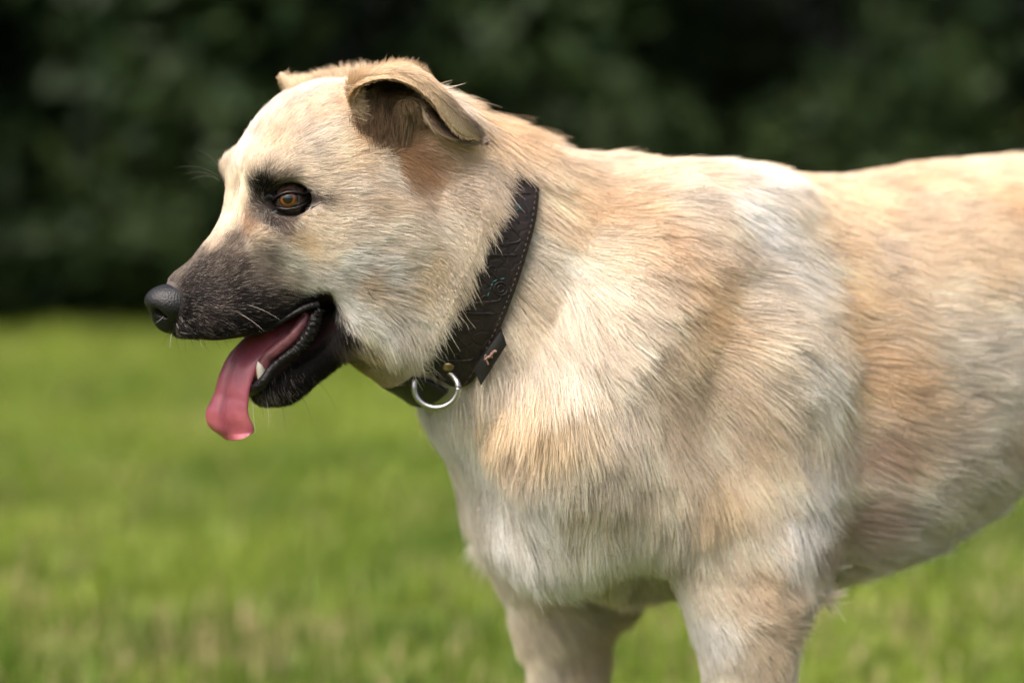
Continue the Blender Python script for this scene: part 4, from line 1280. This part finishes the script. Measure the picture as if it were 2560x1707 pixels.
m_leather, n_, l_, b_ = new_mat('tooled_leather')
b_.inputs['Roughness'].default_value = 0.52
b_.inputs['Specular IOR Level'].default_value = 0.35
uvn = n_.new('ShaderNodeUVMap'); uvn.uv_map = 'uv'
nz = n_.new('ShaderNodeTexNoise'); nz.inputs['Scale'].default_value = 60; nz.inputs['Detail'].default_value = 6
tcn = n_.new('ShaderNodeTexCoord')
l_.new(tcn.outputs['Object'], nz.inputs['Vector'])
rp_ = ramp(n_, [(0.3, (0.0085, 0.0060, 0.0055)), (0.62, (0.019, 0.0135, 0.012)), (0.8, (0.034, 0.025, 0.022))])
l_.new(nz.outputs['Fac'], rp_.inputs['Fac'])
l_.new(rp_.outputs['Color'], b_.inputs['Base Color'])
vo = n_.new('ShaderNodeTexVoronoi'); vo.feature = 'DISTANCE_TO_EDGE'; vo.inputs['Scale'].default_value = 85
no2 = n_.new('ShaderNodeTexNoise'); no2.inputs['Scale'].default_value = 120
mx = n_.new('ShaderNodeVectorMath'); mx.operation = 'MULTIPLY_ADD'
l_.new(no2.outputs['Color'], mx.inputs[0]); mx.inputs[1].default_value = (0.006, 0.006, 0.006)
l_.new(uvn.outputs['UV'], mx.inputs[2])
l_.new(mx.outputs[0], vo.inputs['Vector'])
l_.new(uvn.outputs['UV'], no2.inputs['Vector'])
mr = n_.new('ShaderNodeMapRange'); mr.inputs[1].default_value = 0.0; mr.inputs[2].default_value = 0.12
l_.new(vo.outputs['Distance'], mr.inputs[0])
gr_ = n_.new('ShaderNodeTexNoise'); gr_.inputs['Scale'].default_value = 1500
l_.new(tcn.outputs['Object'], gr_.inputs['Vector'])
ad_ = n_.new('ShaderNodeMath'); ad_.operation = 'MULTIPLY_ADD'
l_.new(gr_.outputs['Fac'], ad_.inputs[0]); ad_.inputs[1].default_value = 0.3
l_.new(mr.outputs[0], ad_.inputs[2])
bp_ = n_.new('ShaderNodeBump'); bp_.inputs['Strength'].default_value = 0.45; bp_.inputs['Distance'].default_value = 0.0007
l_.new(ad_.outputs[0], bp_.inputs['Height'])
l_.new(bp_.outputs['Normal'], b_.inputs['Normal'])
m_web = simple_mat('black_webbing', (0.010, 0.009, 0.009), rough=0.55, bump=('n', 900, 0.4, 0.0004))
m_thread = simple_mat('stitch_thread', (0.060, 0.042, 0.034), rough=0.8)
m_steel = simple_mat('worn_steel', (0.46, 0.46, 0.45), rough=0.34, metal=1.0, bump=('n', 300, 0.08, 0.0005))
m_brass = simple_mat('aged_brass', (0.36, 0.29, 0.15), rough=0.38, metal=1.0, noise=(200, 0.3))
m_turq = simple_mat('turquoise_paint', (0.015, 0.17, 0.17), rough=0.6)

TH_END, _ = band_find(1100, 952, al=0.0)
TH_END2 = 2 * np.pi - TH_END + 0.25


def band_mesh(name, t0, t1, hw_fn, thick, extra, mat, na=12, nt=160, uv=True, al0=0.0):
    ths = np.linspace(t0, t1, nt)
    V, U = [], []
    for th in ths:
        hw = hw_fn(th)
        for q in range(na + 1):
            x = -1 + 2 * q / na
            edge = max(0, abs(x) - 0.86) / 0.14
            V.append(band_pt(th, al0 + x * hw, extra - 0.0011 * edge ** 2))
            U.append((th * 0.085, x * hw))
    top = np.array(V)
    k = len(top)
    ctr = CC[None] + ((top - CC) @ ca_)[:, None] * ca_
    inw = ctr - top
    inw /= np.linalg.norm(inw, axis=1, keepdims=True)
    bot = top + inw * thick
    F = []
    w = na + 1
    for i in range(nt - 1):
        for q in range(na):
            a, b, c, d = i * w + q, i * w + q + 1, (i + 1) * w + q + 1, (i + 1) * w + q
            F.append((a, b, c, d)); F.append((k + d, k + c, k + b, k + a))
        for q in (0, na):
            a, d = i * w + q, (i + 1) * w + q
            F.append((a, d, k + d, k + a) if q == 0 else (d, a, k + a, k + d))
    for i in (0, nt - 1):
        for q in range(na):
            a, b = i * w + q, i * w + q + 1
            F.append((a, k + a, k + b, b) if i == 0 else (b, k + b, k + a, a))
    V = np.concatenate((top, bot))
    F = np.array(F)
    o = mesh_obj(name, V, orient_out(V, F, CC), mat, collar)
    if uv:
        ul = o.data.uv_layers.new(name='uv')
        UU = np.array(U + U, np.float32)
        li = np.empty(len(o.data.loops), np.int32)
        o.data.loops.foreach_get('vertex_index', li)
        ul.data.foreach_set('uv', UU[li].ravel())
    return o


HW = 0.0215


def hw_main(th):
    e = min(abs(th - TH_END), abs(TH_END2 - 2 * np.pi - th) if th < 0 else 9)
    return HW * (0.62 + 0.38 * math.sqrt(max(0.0, 1 - (1 - min(1, e / 0.16)) ** 2)))


band_mesh('strap', TH_END2 - 2 * np.pi, TH_END, hw_main, 0.0045, 0.0, m_leather, nt=200)
band_mesh('buckle_strap', TH_END + 0.04, TH_END2 + 0.3, lambda th: 0.0150, 0.0030, 0.0036, m_web, nt=80, al0=0.004)
# rows of stitches along both edges
SV, SF = [], []
for al, side in ((-(HW - 0.0036), 1), (HW - 0.0036, 1)):
    th = -1.2
    while th < TH_END - 0.10:
        a, b = band_pt(th, al, 0.00005), band_pt(th + 0.028, al, 0.00005)
        out = (a - CC) - ((a - CC) @ ca_) * ca_
        out /= np.linalg.norm(out)
        wv = ca_ * 0.00038
        base = len(SV)
        for p in (a, b):
            SV += [p - wv, p - wv * 0.6 + out * 0.0005, p + wv * 0.6 + out * 0.0005, p + wv]
        SF += [(base, base + 1, base + 5, base + 4), (base + 1, base + 2, base + 6, base + 5), (base + 2, base + 3, base + 7, base + 6), (base, base + 3, base + 2, base + 1), (base + 4, base + 5, base + 6, base + 7)]
        th += 0.052
st = mesh_obj('stitching', SV, SF, m_thread, collar)
tag(st, kind='stuff')


def on_band(pts, name, rad, mat, m=6, extra=0.0001, nr=8):
    return tube(name, [band_pt(t, a, extra) for t, a in pts], np.asarray(rad), mat, collar, m=m, nr=nr)


# tooled scrolls and rosette, raised on the leather
for q in range(9):
    t0 = TH_END - 0.30 - q * 0.27
    sgn = 1 if q % 2 else -1
    pts = [(t0 + 0.14 * u, sgn * 0.0125 * math.cos(u * 2.6) * (1 - 0.25 * u)) for u in np.linspace(-1, 1.0, 7)]
    on_band(pts, 'tooled_scroll', np.full(7, 0.0007), m_leather)
    pts = [(t0 + 0.05 + 0.045 * math.cos(a) * (1 - a / 9), sgn * (0.001 + 0.0045 * math.sin(a) * (1 - a / 9))) for a in np.linspace(0, 5.2, 8)]
    on_band(pts, 'tooled_scroll', np.full(8, 0.0006), m_leather)
rt, ra_ = band_find(1253, 722)
for r_ in (0.0052, 0.0026):
    pts = [(rt + r_ / 0.09 * math.cos(a), ra_ + r_ * math.sin(a)) for a in np.linspace(0, 2 * np.pi, 13)]
    on_band(pts, 'rosette', np.full(13, 0.0007), m_leather, m=3)
for (x0, y0, x1, y1, r_) in ((1222, 722, 1230, 710, .00035), (1236, 704, 1245, 699, .00035), (1251, 697, 1258, 696, .0003), (1297, 512, 1301, 524, .00045), (1291, 520, 1294, 528, .0003), (1219, 738, 1224, 732, .0003)):
    a, b = band_find(x0, y0), band_find(x1, y1)
    on_band([a, ((a[0] + b[0]) / 2, (a[1] + b[1]) / 2), b], 'paint_fleck', np.full(3, r_), m_turq, m=3, extra=0.0001, nr=6)


def disc_on(center, nrm, r, h, mat, name, nseg=28):
    nrm = nrm / np.linalg.norm(nrm)
    u = np.cross(nrm, (0.3, 0.2, 0.9)); u /= np.linalg.norm(u)
    v = np.cross(nrm, u)
    V, prof = [], [(1.0, -0.5), (1.0, 0.35), (0.9, 0.8), (0.6, 1.0), (0.5, 0.75), (0.02, 0.8)]
    for s_, hh in prof:
        for j in range(nseg):
            ph = 2 * np.pi * j / nseg
            V.append(center + (u * math.cos(ph) + v * math.sin(ph)) * r * s_ + nrm * h * hh)
    F = [(i * nseg + j, i * nseg + (j + 1) % nseg, (i + 1) * nseg + (j + 1) % nseg, (i + 1) * nseg + j) for i in range(len(prof) - 1) for j in range(nseg)]
    V, F = np.array(V), np.array(F)
    return mesh_obj(name, V, orient_out(V, F, center - nrm * r), mat, collar)


t_, a_ = band_find(1123, 918)
pc = band_pt(t_, a_, 0.0)
disc_on(pc, (pc - CC) - ((pc - CC) @ ca_) * ca_, 0.0043, 0.0012, m_brass, 'rivet')

# ring through the end of the strap
t_, a_ = band_find(1092, 940)
yr = band_pt(t_, a_, 0.001)[1] + 0.004
RC = H(1091, 968, yr)
rp = [RC + img_dir(math.cos(a), math.sin(a)) * 0.0152 + YA * (0.0030 * math.cos(a + 0.4) - 0.012 * max(0.0, -math.sin(a) - 0.15)) for a in np.linspace(0, 2 * np.pi, 25)]
tube('ring', rp, np.full(25, 0.0024), m_steel, collar, m=4, nr=14)
# loop of leather that holds the ring
lp = [H(1062, 930, yr - 0.004), H(1058, 948, yr + 0.002), H(1060, 966, yr + 0.001), H(1064, 950, yr - 0.006)]

# woven label sewn under the rear edge, with its small emblem
def surf_out(px, py, lift):
    p = trace(px, py)
    return p + vol.grad(p[None])[0] * lift


LB = [surf_out(1246, 812, .012), surf_out(1262, 852, .013), surf_out(1210, 948, .013), surf_out(1186, 902, .012)]
mids = [(LB[0] + LB[1]) / 2, (LB[2] + LB[3]) / 2]
nl = np.cross(LB[1] - LB[0], LB[3] - LB[0]); nl /= np.linalg.norm(nl)
if nl @ (camL - LB[0]) < 0: nl = -nl
V, F = [], []
NG = 8
for i in range(NG + 1):
    for j in range(NG + 1):
        u, v = i / NG, j / NG
        p = (LB[0] * (1 - u) + LB[1] * u) * (1 - v) + (LB[3] * (1 - u) + LB[2] * u) * v
        V.append(p + nl * 0.0016 * math.sin(u * 3.1) * math.sin(v * 3.1 + 0.4))
V = np.array(V)
V2 = V - nl * 0.0009
w = NG + 1
for i in range(NG):
    for j in range(NG):
        a, b, c, d = i * w + j, i * w + j + 1, (i + 1) * w + j + 1, (i + 1) * w + j
        F += [(a, b, c, d), (w * w + d, w * w + c, w * w + b, w * w + a)]
for i in range(NG):
    for a, b in ((i * w, (i + 1) * w), (i * w + NG, (i + 1) * w + NG), (i, i + 1), (NG * w + i, NG * w + i + 1)):
        F.append((a, b, w * w + b, w * w + a))
lab = mesh_obj('sewn_label', np.concatenate((V, V2)), np.array(F), m_web, collar)
m_emb = simple_mat('emblem_thread', (0.26, 0.16, 0.125), rough=0.8)


def lab_pt(px, py):
    r = ray(px, py)
    d = np.array((r @ DX, r @ DY, r @ DZ))
    t = ((LB[0] - camL) @ nl) / (d @ nl)
    return camL + d * t + nl * 0.0022


for pts, r_ in (([(1213, 898), (1219, 892), (1226, 889), (1231, 881)], .0011), ([(1231, 882), (1237, 876), (1242, 878)], .0010), ([(1215, 896), (1213, 889), (1216, 885)], .0006), ([(1216, 897), (1220, 905), (1221, 910)], .0007), ([(1228, 887), (1232, 893)], .0006)):
    while len(pts) < 3: pts = [pts[0], tuple((np.array(pts[0]) + pts[1]) / 2), pts[1]]
    tube('emblem', [lab_pt(*p) for p in pts], np.full(len(pts), r_), m_emb, lab, m=4, nr=6)
print('COLLAR', time.time() - T0)

# ------------------------------------------------------------------ lawn
m_soil, n_, l_, b_ = new_mat('lawn_soil')
tcn = n_.new('ShaderNodeTexCoord')
t1 = n_.new('ShaderNodeTexNoise'); t1.inputs['Scale'].default_value = 6; t1.inputs['Detail'].default_value = 8
l_.new(tcn.outputs['Object'], t1.inputs['Vector'])
rp_ = ramp(n_, [(0.30, (0.035, 0.050, 0.010)), (0.55, (0.070, 0.095, 0.016)), (0.75, (0.12, 0.13, 0.035))])
l_.new(t1.outputs['Fac'], rp_.inputs['Fac'])
l_.new(rp_.outputs['Color'], b_.inputs['Base Color'])
b_.inputs['Roughness'].default_value = 0.95
b_.inputs['Specular IOR Level'].default_value = 0.1
gs = np.concatenate(((-4000, -800, -150, -60, -25, -12, -7), np.linspace(-5, 5, 41), (7, 12, 25, 60, 150, 800, 4000)))
gy = np.concatenate(((-4000, -800, -150, -40, -12, -4), np.linspace(-1, 11, 49), (14, 25, 60, 150, 800, 4000)))
GXX, GYY = np.meshgrid(gs, gy, indexing='ij')
gpts = np.stack((GXX, GYY, np.zeros_like(GXX)), -1).reshape(-1, 3)
gpts[:, 2] = -0.012 + 0.010 * noise3(gpts, 1.1, 21) * (np.abs(gpts).max(1) < 12)
nx, ny = len(gs), len(gy)
gf = np.array([(i * ny + j, (i + 1) * ny + j, (i + 1) * ny + j + 1, i * ny + j + 1) for i in range(nx - 1) for j in range(ny - 1)])
lawn = mesh_obj('lawn', gpts, gf, m_soil)
tag(lawn, 'mown lawn under the dog reaching back to the hedge', 'lawn', kind='structure')

m_grass, n_, l_, b_ = new_mat('grass_blades')
at_ = n_.new('ShaderNodeAttribute'); at_.attribute_name = 'col'
l_.new(at_.outputs['Color'], b_.inputs['Base Color'])
b_.inputs['Roughness'].default_value = 0.45
b_.inputs['Specular IOR Level'].default_value = 0.35
trb = n_.new('ShaderNodeBsdfTranslucent')
l_.new(at_.outputs['Color'], trb.inputs['Color'])
mxs = n_.new('ShaderNodeMixShader'); mxs.inputs[0].default_value = 0.35
l_.new(b_.outputs[0], mxs.inputs[1]); l_.new(trb.outputs[0], mxs.inputs[2])
l_.new(mxs.outputs[0], n_['Material Output'].inputs['Surface'])
NB = 150000
gyv = 1.0 + 8.2 * rng.random(NB * 2) ** 0.85
gxv = (rng.random(NB * 2) * 2 - 1) * (0.8 + 0.27 * gyv)
keep = rng.choice(NB * 2, NB, replace=False)
gx, gyy = gxv[keep], gyv[keep]
root = np.stack((gx, gyy, np.zeros(NB)), -1)
root[:, 2] = -0.012 + 0.010 * noise3(root, 1.1, 21)
tuft = noise3(root, 7, 22) * 0.9 + noise3(root, 19, 23) * 0.6
hgt = np.clip(0.040 + 0.022 * tuft + rng.normal(0, 0.010, NB), 0.012, 0.10)
ang = rng.random(NB) * 2 * np.pi
lean = np.abs(rng.normal(0.35, 0.28, NB))
dirv = np.stack((np.cos(ang), np.sin(ang), np.zeros(NB)), -1)
sidev = np.stack((-np.sin(ang + rng.normal(0, .6, NB)), np.cos(ang), np.zeros(NB)), -1)
wd = rng.uniform(0.0013, 0.0026, NB)
m1 = root + dirv * (hgt * lean * 0.35)[:, None] + np.array((0, 0, 1.0)) * (hgt * 0.6)[:, None]
tp_ = root + dirv * (hgt * lean * 1.1)[:, None] + np.array((0, 0, 1.0)) * (hgt * np.clip(1 - 0.35 * lean, 0.35, 1))[:, None]
root = root - np.array((0, 0, 0.004))
Vg = np.stack((root - sidev * wd[:, None], root + sidev * wd[:, None], m1 - sidev * wd[:, None] * 0.8, m1 + sidev * wd[:, None] * 0.8, tp_), 1).reshape(-1, 3)
b0 = np.arange(NB)[:, None] * 5
Fg = np.concatenate((b0 + [0, 1, 3], b0 + [0, 3, 2], b0 + [2, 3, 4]))
grass = mesh_obj('grass', Vg, Fg, m_grass)
tag(grass, 'short yellow-green grass of the lawn', 'grass', kind='stuff')
pn_ = np.clip(0.5 + 0.5 * noise3(root, 2.2, 24) + 0.45 * noise3(root, 6.5, 25) + 0.3 * noise3(root, 17, 27), 0, 1)
gcol = mix(np.array((0.095, 0.175, 0.014)), np.array((0.280, 0.370, 0.048)), pn_)
# worn straw patch near the dog, and scattered dead blades
st1 = np.exp(-(((root[:, 0] + 0.38) / 0.20) ** 2 + ((root[:, 1] - 3.05) / 0.20) ** 2))
st2 = np.exp(-(((root[:, 0] - 0.62) / 0.25) ** 2 + ((root[:, 1] - 3.3) / 0.15) ** 2)) * 0.6
dead = rng.random(NB) < np.clip(0.05 + 0.50 * st1 + 0.35 * st2 + 0.16 * np.clip(noise3(root, 3.1, 26), 0, 1), 0, 1)
gcol[dead] = mix(np.array((0.34, 0.29, 0.13)), np.array((0.50, 0.42, 0.22)), rng.random(dead.sum()))
gcol *= (1 + rng.normal(0, 0.14, NB))[:, None]
gcol = np.clip(np.repeat(gcol, 5, 0), 0.01, 0.8)
ca = grass.data.attributes.new('col', 'FLOAT_COLOR', 'POINT')
ca.data.foreach_set('color', np.concatenate((gcol, np.ones((len(gcol), 1))), 1).astype(np.float32).ravel())

# ------------------------------------------------------------------ hedge at the end of the lawn
hedge = empty('hedge', (0, 7.55, 0))
tag(hedge, 'tall dark green hedge closing off the back of the lawn', 'hedge')
m_leaf, n_, l_, b_ = new_mat('hedge_leaves')
at_ = n_.new('ShaderNodeAttribute'); at_.attribute_name = 'col'
l_.new(at_.outputs['Color'], b_.inputs['Base Color'])
b_.inputs['Roughness'].default_value = 0.40
b_.inputs['Specular IOR Level'].default_value = 0.10
m_wood = simple_mat('hedge_wood', (0.045, 0.032, 0.022), rough=0.9, noise=(8, 0.5), bump=('n', 40, 0.6, 0.01))
NCL = 1400
cc_ = np.stack((rng.uniform(-9, 9, NCL), rng.uniform(-0.35, 2.0, NCL), np.where(rng.random(NCL) < 0.62, rng.uniform(0.08, 1.7, NCL), rng.uniform(1.5, 4.3, NCL))), -1)
cc_[:, 1] -= 0.35 * np.clip((cc_[:, 2] - 0.8) / 2.5, 0, 1.2)            # crown, mostly out of view, leaned over the lawn to shade the hedge below
cc_[:, 1] += 0.25 * noise3(cc_, 1.3, 31)
cr_ = rng.uniform(0.20, 0.42, NCL)
low = slice(0, 90)                                                       # a skirt of low growth along the foot
cc_[low] = np.stack((np.linspace(-9, 9, 90), rng.uniform(-0.22, 0.0, 90), rng.uniform(0.12, 0.35, 90)), -1)
cr_[low] = rng.uniform(0.16, 0.26, 90)
NL = 270000
ci = rng.integers(0, NCL, NL)
sv = rng.normal(0, 1, (NL, 3)); sv /= np.linalg.norm(sv, axis=1, keepdims=True)
lp_ = cc_[ci] + sv * (cr_[ci] * rng.uniform(0.45, 1.05, NL))[:, None]
lp_[:, 2] = np.where(lp_[:, 2] < 0.03, 0.03 + rng.random(NL) * 0.12, lp_[:, 2])
nrm = sv + rng.normal(0, 0.55, (NL, 3)) + np.array((0, -0.15, 0.35)); nrm /= np.linalg.norm(nrm, axis=1, keepdims=True)
ax = np.cross(nrm, rng.normal(0, 1, (NL, 3))); ax /= np.linalg.norm(ax, axis=1, keepdims=True)
bx_ = np.cross(nrm, ax)
ls, lw = rng.uniform(0.035, 0.070, NL)[:, None], rng.uniform(0.018, 0.034, NL)[:, None]
Vl = np.stack((lp_ - ax * ls, lp_ + bx_ * lw - nrm * 0.004, lp_ + ax * ls, lp_ - bx_ * lw - nrm * 0.004), 1).reshape(-1, 3)
Fl = np.arange(NL * 4).reshape(-1, 4)
fol = mesh_obj('foliage', Vl, Fl, m_leaf, hedge, smooth=False)
tag(fol, kind='stuff')
lc = mix(np.array((0.012, 0.026, 0.010)), np.array((0.042, 0.064, 0.020)), np.clip(0.45 + 0.6 * noise3(cc_[ci], 1.0, 32) + rng.normal(0, 0.2, NL), 0, 1))
lc = np.clip(np.repeat(lc, 4, 0), 0.005, 0.3)
ca = fol.data.attributes.new('col', 'FLOAT_COLOR', 'POINT')
ca.data.foreach_set('color', np.concatenate((lc, np.ones((len(lc), 1))), 1).astype(np.float32).ravel())
for q in range(19):
    x = -8.3 + q * 0.92 + random.uniform(-.25, .25)
    y = random.uniform(0.25, 0.6)
    tube('stem', [(x, y, -0.05), (x + random.uniform(-.1, .1), y - .05, 0.7), (x + random.uniform(-.25, .25), y, 1.8), (x + random.uniform(-.4, .4), y - .1, 3.4)], (0.055, 0.045, 0.03, 0.012), m_wood, hedge, m=4, nr=9)
print('SETTING', time.time() - T0)
